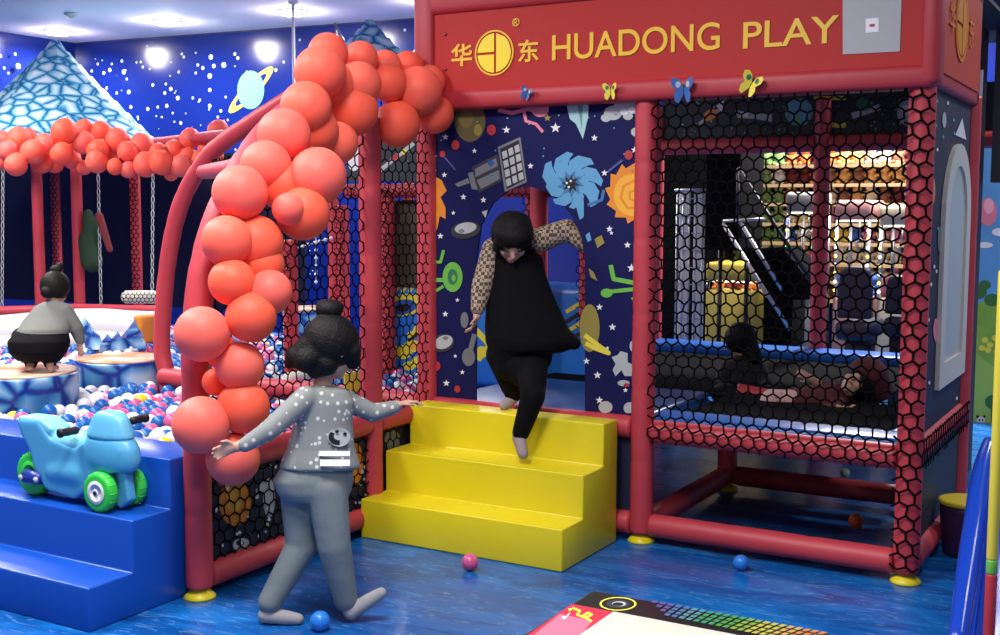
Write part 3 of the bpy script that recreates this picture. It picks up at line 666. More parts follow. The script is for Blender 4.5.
rb = random.Random(11); y = -1.36; row = 0
while y < 2.45:
    x = -.13-(BR if row % 2 else 0)
    while x > -7.5:
        p = Vector((x+rb.uniform(-.018, .018), y+rb.uniform(-.018, .018), .455+rb.uniform(-.02, .035)))
        c = rb.choices(['blue', 'white', 'pink', 'yellow'], [45, 32, 22, 2.5])[0]
        if (p-st1).xy.length > .33 and (p-st2).xy.length > .28 and (p-Vector((-1.9, .06, 0))).xy.length > .1:
            X, Y, Z = project(p)
            if -30 < X < 435: cand.append((Z, p, c, X, Y))
        x -= BR*2.0
    y += BR*1.85; row += 1
cand.sort(key=lambda t: t[0])
def seen(t):
    Z, p, c, X, Y = t
    if not (3 < X < 432): return False
    if X < 190: return (Y < 446) and not (30 < X < 140 and Y > 425)
    if X > 255 and X < 360 and Y > 392+0: return False
    if 175 < X < 262 and Y > 300: return False
    return True
vis = [t for t in cand if seen(t)]; ind = vis[:300]; ids = set(id(t) for t in ind)
cn = {'blue': 'small glossy blue plastic ball lying among the mixed balls of the pit', 'white': 'small glossy white plastic ball lying among the mixed balls of the pit', 'pink': 'small glossy pink plastic ball lying among the mixed balls of the pit', 'yellow': 'small glossy yellow plastic ball lying among the mixed balls of the pit'}
for t in ind:
    o = bpy.data.objects.new('pit_ball', bmesh_[t[2]]); COL.objects.link(o); o.location = t[1]; tag(o, cn[t[2]], 'ball', t[2]+' balls in the ball pit')
a = MB()
for t in cand:
    if id(t) not in ids: a.ball(t[1], BR, bc[t[2]], 10, 6)
rest = a.build('pit_balls', None, (-4, 1, .45)); tag(rest, 'far mass of blue, white and pink balls filling the rest of the pit', 'balls', None, 'stuff')

# loose balls
def loose(x, y, z, c, label, r=.037):
    a = MB(); p = un(x, y, 'Z', z); a.ball((0, 0, 0), r, c, 24, 16); a.tube([(r*1.002*math.cos(t), r*1.002*math.sin(t), 0) for t in (2*PI*k/24 for k in range(24))], .0008, c, 5, closed=True)
    o = a.build('plastic_ball'); o.location = p; tag(o, label, 'ball')
loose(470, 562, .037, bc['pink'], 'pink plastic ball on blue floor in front of the yellow steps')
loose(741, 562.5, .036, mat('ball bright blue', (.02, .22, .7), .3), 'blue plastic ball on floor in front of the netted trampoline bay', .033)
loose(320, 621, .037, mat('ball bright blue'), 'blue plastic ball on the floor between the walking girl\'s feet')
loose(856, 521, .04, mat('ball orange', (.85, .12, .03), .3), 'orange red ball on the dark floor under the trampoline')
loose(845, 473, .03, mat('ball pale green', (.35, .5, .3), .3), 'tiny pale ball far back beneath the trampoline', .028)

# crystal stumps and inflatables in the pit
crystal = tex_mat('blue crystal print', 'voronoi', 5.2, [(0, (.004, .02, .22)), (.045, (.006, .06, .32)), (.10, (.05, .27, .55)), (.28, (.42, .66, .80)), (.45, (.75, .85, .88))], .35, feature='DISTANCE_TO_EDGE')
stump_top = tex_mat('sandy stump top', 'noise', 5, [(.35, (.40, .13, .05)), (.5, (.62, .32, .16)), (.62, (.80, .62, .45))], .4)
def stump(c, r, z0, z1, label):
    e = empty('crystal_stump', (c.x, c.y, z0), label, 'stump seat')
    a = MB(); a.lathe((c.x, c.y, 0), [(r*.97, z0), (r, z0+.02), (r, z1-.03), (r*1.015, z1-.012), (r*.99, z1)], crystal, 32); a.build('side', e, (c.x, c.y, z0))
    a = MB(); a.lathe((c.x, c.y, 0), [(r*.985, z1), (r*.96, z1+.012), (r*.3, z1+.015)], stump_top, 32); a.build('top', e, (c.x, c.y, z1))
stump(st1, .31, .40, .655, 'round crystal-printed stump the crouching child squats on')
stump(st2, .265, .40, .625, 'round crystal-printed stump with orange top right of the child')
s3 = un(312, 345, 'Z', .5); stump(s3, .22, .4, .78, 'round brown-topped stump seen through the side net behind the girl')
# white inflatable ring wall with blue crystals
a = MB(); pts = [at(x, y, 9.3) for x, y in ((-15, 333), (20, 330), (60, 326), (100, 325), (130, 327), (158, 328))]
a.tube(smooth_path(pts, 24), .13, white, 16)
a.tube(smooth_path([p+Vector((0, -.1, -.12)) for p in pts], 24), .1, cream, 16)
o = a.build('inflatable_bolster', None, pts[2]); tag(o, 'white inflatable wall along the far side of the ball pit', 'inflatable')
def spikes(name, label, pxs, d, mt):
    a = MB()
    for x, y, h, w in pxs:
        b = at(x, y, d); t = b+Vector((0, 0, h)); s = w; q = [b+Vector((s*math.cos(k), s*math.sin(k), 0)) for k in (0, 1.57, 3.14, 4.71)]; tilt = Vector(((x % 7-3)*.012, 0, 0))
        md = [b.lerp(t, .6)+(v-b)*1.15+tilt for v in q]; v = q+md+[t+tilt*2]
        a.add(v, [(0, 1, 5, 4), (1, 2, 6, 5), (2, 3, 7, 6), (3, 0, 4, 7), (4, 5, 8), (5, 6, 8), (6, 7, 8), (7, 4, 8), (3, 2, 1, 0)], mt)
    tag(a.build(name, None, at(pxs[0][0], pxs[0][1], d)), label, 'decoration')
spikes('crystal_cluster', 'cluster of blue and white toy crystals leaning on the white inflatable wall', [(86, 340, .18, .05), (91, 346, .2, .05), (98, 349, .15, .05), (108, 350, .12, .045), (116, 350, .14, .045), (124, 350, .16, .05), (131, 346, .2, .05), (137, 348, .15, .045), (142, 350, .1, .04), (103, 352, .1, .04)], 8.7, crystal)
a = MB(); a.rbox(at(140, 339, 8.9)-Vector((.02, .05, .03)), at(152, 315, 8.9)+Vector((.0, .12, .0)), orange, .02); tag(a.build('soft_block', None, at(146, 330, 8.9)), 'orange soft block on the white wall beside the rear arch', 'soft block')
a = MB(); p0 = at(122, 297, 9.9); p1 = at(158, 297, 9.9); a.tube([p0, p0.lerp(p1, .1), p0.lerp(p1, .9), p1], [.03, .055, .055, .03], cream, 14); d = (p1-p0).normalized(); s = Vector((d.y, -d.x, 0))
hexnet(a, p0-Vector((0, 0, .05))+s*.06, d, (0, 0, 1), (p1-p0).length, .1, .035, .003, seed=12); tag(a.build('bolster', None, p0), 'cream netted bolster on the far rail left of the arches', 'bolster')
# long blue inflatable slide wall seen behind doorway and net
YB = 1.32
a = MB(); A = un(383, 290, 'Y', YB); B = un(584, 290, 'Y', YB)
a.rbox((A.x, YB, .42), (B.x+.1, YB+.3, 1.10), mat('inflatable blue', (.02, .17, .62), .35), .06)
P = Print(a, 'Y', YB, (0, -1, 0))
yy = mat('inflatable yellow', (.80, .70, .05), .4)
P.ell(404, 305, 20, 11, yy, a=-.15); P.ell(403, 307, 14, 7.5, deepb, a=-.15); P.ell(403, 308, 6, 4, black)
for x, y, r in ((403, 352, 9), (412, 346, 8), (396, 350, 5), (418, 362, 7), (409, 366, 6), (420, 330, 7), (412, 335, 5)): P.ell(x, y, r, r*.8, yy)
P.ell(414, 346, 4, 4, orange2); P.line([(408, 341), (421, 332)], 3, black)
for k in range(4): P.line([(566, 312+k*10), (586, 300+k*10)], 4, yy if k % 2 == 0 else black)
P.line([(476, 330), (490, 345), (478, 360)], 6, yy); P.ell(482, 352, 6, 6, yy)
for k in range(5): P.line([(395+k*7, 292), (399+k*7, 287)], 3, yy)
tag(a.build('inflatable_slide', None, ((A.x+B.x)/2, YB, .42)), 'blue inflatable wall printed with yellow rings behind the doorway and side net', 'inflatable')
a = MB(); a.rbox(un(345, 412, 'Y', -.15), un(372, 368, 'Y', .1), yy, .03)
tag(a.build('soft_block', None, un(358, 400, 'Y', 0)), 'yellow soft block behind the side net next to the girl\'s face', 'soft block')
a = MB(); a.rbox(un(281, 400, 'Y', .45), un(322, 368, 'Y', .75), cream, .03)
tag(a.build('soft_block', None, un(300, 400, 'Y', .5)), 'cream soft block behind the side net left of the girl\'s shoulder', 'soft block')
# inner frame behind the ball pit: netted posts and beam
e = empty('inner_frame', (un(388, 300, 'Y', 1.25).x, 1.25, .4), 'netted red inner frame behind the side wall and the doorway', 'frame')
YI = 1.25
def ipost(x, y0, y1, Y=YI, r=.046, net=True):
    p = un(x, y0, 'Y', Y); q = un(x, y1, 'Y', Y); q.x = p.x; a = MB(); padded(a, q, p, r)
    if net: hexnet(a, q+Vector((-r, -r-.008, 0)), (1, 0, 0), (0, 0, 1), 2*r, (p-q).z, .046, .003, seed=int(x))
    a.build('post', e, q)
ipost(388, 190, 400); ipost(343, 205, 400, 2.2); ipost(588, 198, 330); ipost(533, 190, 330, 1.7); ipost(290, 240, 420, .6)
p = un(347, 191, 'Y', YI); q = un(590, 194, 'Y', YI); q.z = p.z; a = MB(); padded(a, p, q, .046); hexnet(a, p+Vector((0, -.055, -.046)), (1, 0, 0), (0, 0, 1), (q-p).x, .092, .046, .003, seed=41); a.build('beam', e, p)
p = un(347, 182, 'Y', YI-.04); q = un(428, 118, 'Y', YI-.04); a = MB(); a.box((p.x, p.y, p.z), (q.x, p.y+.01, q.z), charcoal); P = Print(a, 'Y', p.y, (0, -1, 0))
P.line([(378, 172), (414, 143)], 4, lgrey); P.line([(392, 160), (398, 155)], 5, redp); P.line([(402, 153), (406, 150)], 5, yellow); P.ell(354, 158, 7, 13, white); P.ell(364, 172, 2, 2, skyb)
for i in range(14): P.ell(rs.uniform(350, 426), rs.uniform(120, 180), 1, 1, lgrey, 6)
a.build('printed_panel', e, p)
p = un(395, 287, 'Y', YI+.06); q = un(418, 200, 'Y', YI+.06); a = MB(); a.rbox((p.x, p.y, p.z), (q.x, p.y+.05, q.z), mat('brown board', (.045, .035, .015), .6), .005); a.build('panel', e, p)
for nm, (x0, y0, x1, y1), lb in (('swing_chain', (275, 254, 331, 238), 'white dotted chain slanting behind the side net'), ('swing_chain', (316, 234, 316, 282), 'white dotted vertical chain behind the side net above the girl')):
    a = MB(); p = un(x0, y0, 'Y', 2.0); q = un(x1, y1, 'Y', 2.0); n = int((p-q).length/.055)
    for i in range(n+1): a.ball(p.lerp(q, i/n), .013, white, 8, 6)
    a.tube([p, q], .004, lgrey, 5); tag(a.build(nm, None, p), lb, 'chain')

# ================================================================ RIDE-ON TOY
TY = -1.835
tb = mat('moulded light blue', (.08, .38, .60), .38); tbs = mat('moulded pale aqua', (.22, .66, .78), .38); tgreen = mat('wheel green', (.04, .62, .06), .35)
def tp(x, y, dy=0): p = un(x, y, 'Y', TY); p.y += dy; return p
toy = empty('ride_on_motorbike', (tp(85, 520).x, TY, .37), 'light blue toy motorbike with green wheels on the blue steps', 'toy motorbike')
def tsect(rows): return sect([(tp((x0+x1)/2, y), abs(tp(x1, y).x-tp(x0, y).x)/2, d_, Vector((1, 0, 0)), Vector((0, 1, 0))) for y, x0, x1, d_ in rows], 28)
def tprism(px, w, mt, name, parent=toy, vox=.006, sm=6):
    return blob(name, [('p', [tp(x, y, -w) for x, y in px], (0, 2*w, 0))], mt, parent, vox, sm)
pr_ = [('p', [tp(x, y, -.055) for x, y in [(27, 417), (48, 418), (60, 436), (84, 446), (98, 440), (122, 440), (130, 448), (130, 466), (118, 473), (108, 480), (92, 492), (84, 497), (56, 488), (46, 470), (38, 447), (30, 432)]], (0, .11, 0)),
       tsect([(436, 90, 131, .062), (446, 88, 136, .07), (456, 87, 138, .072), (464, 89, 137, .068), (470, 100, 134, .05)]), ('c', tp(62, 470), .066, tp(86, 472), .072), ('c', tp(38, 428), .03, tp(48, 440), .035)]
blob('body', pr_, tb, toy, .006, 36)
blob('fairing', [tsect([(410.5, 104, 118, .03), (412.5, 99, 122, .045), (418, 95, 126, .053), (427, 92, 129, .06), (436, 89, 131.5, .066), (438, 92, 129, .06)])], mat('fairing blue', (.13, .50, .72), .35), toy, .006, 16)
blob('seat', [('c', tp(56, 440), .05, tp(82, 443), .052), ('c', tp(46, 428), .036, tp(56, 440), .045), ('p', [tp(x, y, -.05) for x, y in [(27, 414), (50, 417), (62, 427), (60, 433), (44, 428), (30, 424)]], (0, .10, 0))], tbs, toy, .006, 14)
blob('fork', [('p', [tp(x, y, -.022) for x, y in [(114, 465), (128, 463), (133, 500), (124, 508), (115, 500)]], (0, .044, 0)), ('c', tp(124, 500), .02, tp(124, 470), .03)], tb, toy, .006, 4)
def wheel(c, r, w, hubm, lab=None):
    a = MB(); c = Vector(c); pf = [(r*.45, -w/2), (r*.8, -w/2*1.05), (r*.93, -w/2), (r, -w*.3), (r*1.005, 0), (r, w*.3), (r*.93, w/2), (r*.8, w/2*1.05), (r*.45, w/2)]
    a.lathe(c, pf, tgreen, 32, (0, 1, 0))
    for k in range(14):
        t = 2*PI*k/14; d = Vector((math.cos(t), 0, math.sin(t))); a.tube([c+d*r*.985+Vector((0, -w*.40, 0)), c+d*r*.985+Vector((0, w*.40, 0))], .003, tgreen, 6)
    o = a.build('wheel', toy, c)
    a = MB(); a.lathe(c, [(r*.60, -w*.58), (r*.56, -w*.62), (r*.2, -w*.5), (r*.18, -w*.6), (.002, -w*.6)], hubm, 24, (0, 1, 0)); a.build('hub', o, c)
    a = MB(); a.lathe(c, [(r*.12, -w*.62), (r*.1, -w*.7), (.001, -w*.7)], black, 12, (0, 1, 0)); a.build('axle_cap', o, c)
zt_ = .372
fx = tp(107, 497).x
wheel((fx+.04, TY-.065, zt_+.078), .078, .045, white); wheel((fx+.06, TY+.065, zt_+.078), .078, .045, white)
rx = tp(38, 482).x; wheel((rx+.0, TY-.0, zt_+.09), .09, .07, tgreen)
a = MB(); c = Vector((rx, TY-.055, zt_+.085)); a.tube([c, c+Vector((.09, 0, .0))], [.03, .024], mat('guard navy', (.01, .03, .25), .35), 12); 
for dx in (0, .09): a.lathe(c+Vector((dx, -.02, 0)), [(.012, -.004), (.012, -.01), (.004, -.014)], lgrey, 12, (0, 1, 0))
a.build('axle_guard', toy, c)
for sy, nx, ny in ((-1, 82, 428), (1, 129, 420)):
    a = MB(); c = tp(nx+6, ny) if sy < 0 else tp(nx-8, ny+3); p = Vector((c.x, TY+sy*.05, c.z)); q = p+Vector((-.005, sy*.075, .0)); a.lathe(p, [(.012, 0), (.017, .01), (.015, .03), (.017, .05), (.015, .07), (.019, .075), (.019, .085), (.005, .09)], black, 14, (q-p)); a.build('handlebar_grip', toy, p)

# ================================================================ BALLOONS
def garland_depth(x, y):
    best = None
    for p in path:
        X, Y, Z = project(p); d = (X-x)**2+(Y-y)**2
        if best is None or d < best[0]: best = (d, Z)
    return best[1]
BL = [(328,53,19,.10,0,'uppermost coral balloon on the crown of the balloon arch'),(320,72,24.5,-.10,0,'big pale coral balloon just below the crown, left of the arch top'),(361,58,16,.10,0,'coral balloon at the arch top, right beside the uppermost one'),
(385,67,16,.10,0,'coral balloon in the top row midway between crown and sign'),(408,67,15,.10,1,'coral balloon in the top row nearest the red sign'),(359,84,21,-.06,0,'front coral balloon just right of the arch crown'),
(388,83,18,.0,1,'deep coral balloon half hidden in the middle of the arch top'),(418,91,23,-.10,0,'large coral balloon overlapping the left end of the red sign'),(429,82,16,.06,0,'small coral balloon peeking out against the sign corner'),
(435,114,18,.02,1,'rightmost coral balloon at the lower corner of the sign'),(397,124,22,-.05,1,'dark coral balloon hanging lowest between the red post and sign'),(306,107,24,-.11,0,'large coral balloon on the left shoulder of the arch'),
(352,110,25,-.02,1,'big orange coral balloon hanging above the red post'),(334,86,22,.03,1,'orange coral balloon tucked behind the arch crown'),(284,135,25,-.09,2,'coral balloon beneath the left shoulder of the arch'),
(314,130,23,.0,1,'orange coral balloon wedged on the inner side under the shoulder'),(337,143,20,.0,0,'coral balloon on the inner side of the arch beside the red post'),(318,176,27,-.12,2,'large pink coral balloon on the inner curve of the arch'),
(266,166,24,-.04,2,'coral balloon above the big round left one on the arch'),(240,193,26,-.11,2,'big round coral balloon bulging left at mid height of the arch'),(285,186,24,.02,1,'orange coral balloon filling the gap behind the two big middle ones'),
(303,214,25,-.02,1,'coral balloon jutting right below the large inner one'),(288,209,15,-.10,2,'small pink coral balloon in the centre of the arch leg'),(227,241,24,-.09,0,'coral balloon on the left edge below the mid-height bulge'),
(256,243,26,-.0,1,'orange coral balloon at the centre right of the arch leg'),(232,282,22,-.08,1,'coral balloon on the left edge above the lower big one'),(270,292,21,-.03,2,'pink coral balloon at the right edge above the girl\'s hair'),
(202,334,26,-.12,2,'big pink coral balloon sticking out farthest left on the arch'),(251,317,24,-.07,1,'coral balloon right of the farthest-left big balloon'),(240,366,23,-.05,2,'coral balloon in the lower leg above the bottom cluster'),
(201,425,27,-.12,2,'big pink coral balloon at bottom left beside the blue steps'),(243,407,25,-.04,1,'orange coral balloon in the bottom cluster of the arch'),(233,459,25,-.03,2,'lowest coral balloon, behind the girl\'s outstretched hand'),
(216,382,13,.02,1,'small orange balloon between the lower leg and bottom cluster'),(262,264,21,.03,1,'orange balloon half covered in the centre of the arch leg'),(297,160,20,.05,1,'coral balloon buried behind the big inner curve balloons'),(222,352,16,.06,1,'coral balloon hidden behind the farthest-left big balloon')]
bal_meshes = {}
def balloon(p, r, mt, label, group, seed=0, lo=False):
    rr = random.Random(seed); a = MB()
    pf = []
    n = 12 if lo else 20
    for i in range(n+1):
        t = -PI/2+PI*i/n; rad = math.cos(t); h = math.sin(t)
        if h < 0: h *= 1.10; rad *= (1-.05*abs(h))
        pf.append((rad*r, h*r))
    a.lathe((0, 0, 0), pf, mt, 16 if lo else 32)
    o = a.build('balloon'); o.location = p
    b = MB(); b.lathe((0, 0, -r*1.09), [(r*.03, .01*r), (r*.045, -.03*r), (r*.03, -.06*r), (r*.09, -.12*r), (r*.08, -.13*r)], mt, 10); k = b.build('knot', o); k.location = (0, 0, 0)
    # knot turned inwards to the arch
    if lo: o.rotation_euler = (R(rr.uniform(150, 200)), R(rr.uniform(-30, 30)), 0)
    else: o.rotation_euler = (-(fw+Vector((rr.uniform(-.5, .5), rr.uniform(-.5, .5), rr.uniform(-.5, .1))))).normalized().to_track_quat('Z', 'Y').to_euler()
    tag(o, label, 'balloon', group); return o
bms = [balloon_m, balloon_o, balloon_p]
for i, (x, y, r, dz, mi, lb) in enumerate(BL):
    d = garland_depth(x, y)+dz-.10
    balloon(at(x, y, d), r/F*d*1.07, bms[mi], lb, 'coral balloons on the entrance arch', i)
GL = [(19,140,12,0),(64,132,12.5,-.1),(46,145,11,0),(84,130,10,.05),(102,132,10,.05),(83,143,11,-.06),(118,141,12,-.04),(98,151,11,-.1),(142,146,12,-.03),(33,152,12,-.1),(62,154,11,-.12),(8,151,10,-.1),(128,152,10,-.09),(159,154,10,-.05),(190,139,10,0),(174,151,10,0),(188,157,9,-.06),(218,131,10.5,0),(207,149,9,-.03),(200,160,9,-.07),(3,140,9,.02),(16,165,11,-.15),(42,162,11,-.02),(72,160,9,.02),(97,162,11,-.12),(115,167,8,-.12),(128,170,8,-.1),(146,165,12,-.12),(162,163,12,-.12),(181,166,11,-.1),(171,174,7,-.05),(75,145,8,.08),(110,156,9,.0),(28,138,9,.08),(150,155,9,.02),(216,158,8,-.03),(0,162,8,-.08),(55,165,8,.03),(84,168,7,.02)]
for i, (x, y, r, dz) in enumerate(GL):
    d = 10.5+dz*2.0 if x < 158 else 10.3+dz*1.5
    side = 'beneath the blue tent roof' if x < 100 else ('right of the tent roof' if x < 158 else 'between the tent and the arches')
    ht = 'upper row' if y < 146 else ('middle row' if y < 158 else 'bottom row')
    balloon(at(x, y, d), r/F*d*1.03, bms[i % 3], 'coral balloon of the far garland, %s, %s' % (ht, side), 'far garland balloons, %s, %s' % (ht, side), 50+i, True)

# ================================================================ CAROUSEL TENT
cc = at(60, 200, 11.75); cc.z = 0
e = empty('tent_pavilion', (cc.x, cc.y, .6), 'blue crystal-roofed tent pavilion on red posts in the room corner', 'pavilion')
roofm = tex_mat('crystal roof tiles', 'voronoi', 6.5, [(0, (.004, .08, .26)), (.03, (.01, .20, .42)), (.08, (.12, .48, .66)), (.20, (.50, .80, .88)), (.36, (.88, .95, .97))], .35, feature='DISTANCE_TO_EDGE', stretch=(1, 1, 1.5))
zA = at(60, 41, 11.75).z; zE = at(155, 139, 11.75).z; RR8 = 1.0
def pyr(mb, c, zE, zA, r, mt, n=8, tiers=9, rot=.2):
    vs = []; fs = []
    for i in range(tiers+1):
        t = i/tiers; rr = r*(1-t)**1.08+.012; z = zE+(zA-zE)*t
        for k in range(n): w = 2*PI*k/n+rot; vs.append((c.x+rr*math.cos(w), c.y+rr*math.sin(w), z-.0))
        if i < tiers:                                      # a small step makes rows of tiles
            t2 = (i+.93)/tiers; rr2 = r*(1-t2)**1.08+.03; z2 = zE+(zA-zE)*t2
            for k in range(n): w = 2*PI*k/n+rot; vs.append((c.x+rr2*math.cos(w), c.y+rr2*math.sin(w), z2))
    L = len(vs)//n
    for i in range(L-1):
        for k in range(n): fs.append((i*n+k, i*n+(k+1) % n, (i+1)*n+(k+1) % n, (i+1)*n+k))
    fs.append(tuple((L-1)*n+k for k in range(n))); fs.append(tuple(range(n-1, -1, -1)))
    mb.add(vs, fs, mt)
a = MB(); pyr(a, cc, zE-.06, zA, RR8, roofm); a.build('roof', e, (cc.x, cc.y, zE))
a = MB(); ro = [Vector((cc.x+.97*math.cos(2*PI*k/8+.2), cc.y+.97*math.sin(2*PI*k/8+.2), zE-.1)) for k in range(8)]; a.tube(ro, .055, pad_red, 10, closed=True); a.build('eave_ring', e, (cc.x, cc.y, zE-.1))
for x, d, net in ((41, 11.0, 0), (59, 12.4, 1), (80, 11.0, 0), (138, 11.3, 1)):
    p = at(x, 311, d); a = MB(); padded(a, Vector((p.x, p.y, .55)), Vector((p.x, p.y, zE-.08)), .05)
    if net: s = Vector(RT); s.z = 0; s.normalize(); hexnet(a, Vector((p.x, p.y, .55))-s*.05+Vector((s.y, -s.x, 0))*.058, s, (0, 0, 1), .1, zE-.63, .045, .0035, seed=int(x))
    a.build('post', e, (p.x, p.y, .55))
a = MB(); rl = [at(-12, 312, 10.7), at(75, 309, 10.7), at(160, 311, 10.3)]
for p, q in zip(rl, rl[1:]): padded(a, p, q, .048)
a.build('rail', e, rl[0])
a = MB(); p = at(150, 143, 11.0); q = at(245, 141, 9.5); q.z = p.z; padded(a, p, q, .045); a.build('beam', e, p)
a = MB(); b0 = Vector((cc.x-2.2, cc.y+.85, .5)); s = wu*4.3  # added sheet that darkens the wall below the tent roof
a.prism([b0, b0+s, b0+s+Vector((0, 0, zE-.62)), b0+Vector((0, 0, zE-.62))], Vector((0, .02, 0)), navy_d)
a.build('sheet', e, b0)['label'] = 'dark navy backdrop added for the dim wall under the tent roof'
for x, y0, y1, d in ((3, 165, 312, 10.9), (98, 172, 305, 10.8), (153, 178, 300, 10.2)):
    a = MB(); p = at(x, y0, d); q = at(x+(3 if x == 98 else -1), y1, d); n = int((p-q).length/.06)
    for i in range(n+1): 
        c = p.lerp(q, i/n); A = Vector(RT)*.012 if i % 2 else Vector((0, .012, 0))
        a.tube([c+A*math.cos(t)+Vector((0, 0, .034*math.sin(t))) for t in (2*PI*k/8 for k in range(8))], .0045, lgrey, 4, closed=True)
    tag(a.build('swing_chain', None, p), {3: 'pale swing chain at the left edge under the far garland', 98: 'pale swing chain hanging right of the two plain red posts', 153: 'pale swing chain hanging just left of the rear arch'}[x], 'chain')
# hanging red and green decoration
blob('hanging_plush', [('c', at(88, 214, 10.9), .05, at(90, 232, 10.9), .07), ('c', at(88, 240, 10.9), .09, at(92, 262, 10.9), .10), ('c', at(100, 222, 10.9), .04, at(109, 248, 10.9), .03), ('c', at(84, 244, 10.9), .04, at(83, 262, 10.9), .03)], mat('plush dark green', (.015, .05, .02), .8), None, .02, 4, at(90, 240, 10.9))
tag(bpy.data.objects['hanging_plush'], 'dark green and red plush hanging beside the swing chain under the garland', 'hanging decoration')
k = blob('wing', [('c', at(99, 216, 10.75), .04, at(110, 250, 10.75), .03)], mat('plush red', (.16, .015, .02), .8), bpy.data.objects['hanging_plush'], .015, 2); k['label'] = 'dark red drooping wing'
# second tent top
c2 = at(370, 50, 9.3); z0 = c2.z; c2.z = 0; e = empty('tent_pavilion', (c2.x, c2.y, 0), 'small blue crystal tent top peeking over the balloon arch', 'pavilion')
a = MB(); pyr(a, c2, at(370, 66, 9.3).z, at(370, 20, 9.3).z, .36, roofm, tiers=5); a.build('roof', e, (c2.x, c2.y, z0))
for k in range(4):
    w = 2*PI*k/4+.6; a = MB(); p = Vector((c2.x+.3*math.cos(w), c2.y+.3*math.sin(w), 0)); padded(a, p+Vector((0, 0, .0)), p+Vector((0, 0, at(370, 66, 9.3).z)), .045); a.build('post', e, p)
a = MB(); p = at(335, 23, 9.4); 
for q in (at(343, 40, 9.35), at(337, 40, 9.35)): a.tube([p+Vector((0, 0, .0)), q, q+Vector((0, 0, -.4))], .009, steel, 6)
tag(a.build('hanging_cable', None, p), 'pair of thin grey cables left of the small tent top', 'cable')
# ================================================================ ARCADE BEHIND THE TRAMPOLINE BAY
YS = 5.75
def box_px(mb, x0, y0, x1, y1, Y, depth, mt, r=.01):
    A = un(x0, y1, 'Y', Y); B = un(x1, y0, 'Y', Y); zt = un((x0+x1)/2, y0, 'Y', Y).z; zb = un((x0+x1)/2, y1, 'Y', Y).z
    mb.rbox((A.x, Y, zb), (B.x, Y+depth, zt), mt, r); return A.x, B.x, zb, zt
shelf_m = mat('shelf wood', (.30, .20, .10), .5)
xa = un(722, 200, 'Y', YS).x; xb = un(925, 200, 'Y', YS).x
rack = empty('prize_shelf', ((xa+xb)/2, YS, 0), 'tall bright shelf of plush prizes behind the trampoline net', 'shelf')
rows = [147, 166, 185, 205, 224, 244, 262, 280]
a = MB(); a.box((xa-.05, YS+.42, 0), (xb+.05, YS+.45, 2.35), mat('shelf back cream', (.72, .58, .38), .5)); a.build('back_panel', rack, (xa, YS+.42, 0))
zr = [un(820, y+18, 'Y', YS+.15).z for y in rows]
for z in zr: 
    a = MB(); a.box((xa-.05, YS, z-.03), (xb+.05, YS+.42, z), shelf_m); a.build('shelf_board', rack, (xa, YS, z))
for x in (xa-.05, (xa+xb)/2, xb+.03): a = MB(); a.box((x, YS, 0), (x+.03, YS+.42, 2.35), shelf_m); a.build('upright', rack, (x, YS, 0))
pc = {'green': (.22, .38, .12), 'red': (.50, .05, .03), 'gold': (.72, .40, .12), 'cream': (.78, .66, .48), 'brown': (.28, .12, .06), 'blue': (.05, .14, .55), 'pink': (.75, .25, .35), 'yellow': (.85, .65, .1), 'orange': (.8, .25, .05), 'white': (.8, .78, .7)}
pms = {}
def plush_mesh(c):
    m_ = mat('plush '+c, pc[c], .8); s = .075; a = MB()
    a.ball((0, 0, s*.75), (s*.72, s*.6, s*.78), m_, 10, 7); a.ball((0, -.01, s*1.75), s*.58, m_, 10, 7)
    for q in (-1, 1): a.ball((q*s*.42, 0, s*2.2), s*.2, m_, 7, 5); a.ball((q*s*.62, -s*.35, s*1.0), (s*.22, s*.3, s*.22), m_, 7, 5); a.ball((q*s*.45, -s*.6, s*.22), (s*.25, s*.35, s*.22), m_, 7, 5)
    o = a.build('plush_toy'); me = o.data; bpy.data.objects.remove(o); return me
rp_ = random.Random(21); ordn = ['top', 'second', 'third', 'fourth', 'fifth', 'sixth', 'seventh', 'lowest']
for i, z in enumerate(zr):
    n = 14
    for k in range(n):
        X = xa+.08+(xb-xa-.16)*(k+.5)/n; t = k/n
        if t < .22: c = rp_.choice(['green', 'green', 'white'])
        elif i < 3: c = rp_.choice(['red', 'gold', 'cream', 'brown', 'orange', 'cream', 'gold'])
        elif i == 3 or i == 4: c = rp_.choice(['blue', 'pink', 'yellow', 'white', 'orange', 'green', 'cream'])
        else: c = rp_.choice(['cream', 'cream', 'gold', 'pink', 'white', 'brown'])
        if c not in pms: pms[c] = plush_mesh(c)
        o = bpy.data.objects.new('plush_toy', pms[c]); COL.objects.link(o); o.location = (X, YS+.17, z); s = rp_.uniform(1.0, 1.25); o.scale = (s, s, s)
        tag(o, 'small %s plush toy on the %s prize shelf behind the net' % (c, ordn[i]), 'plush toy', '%s plush toys, %s shelf' % (c, ordn[i]))
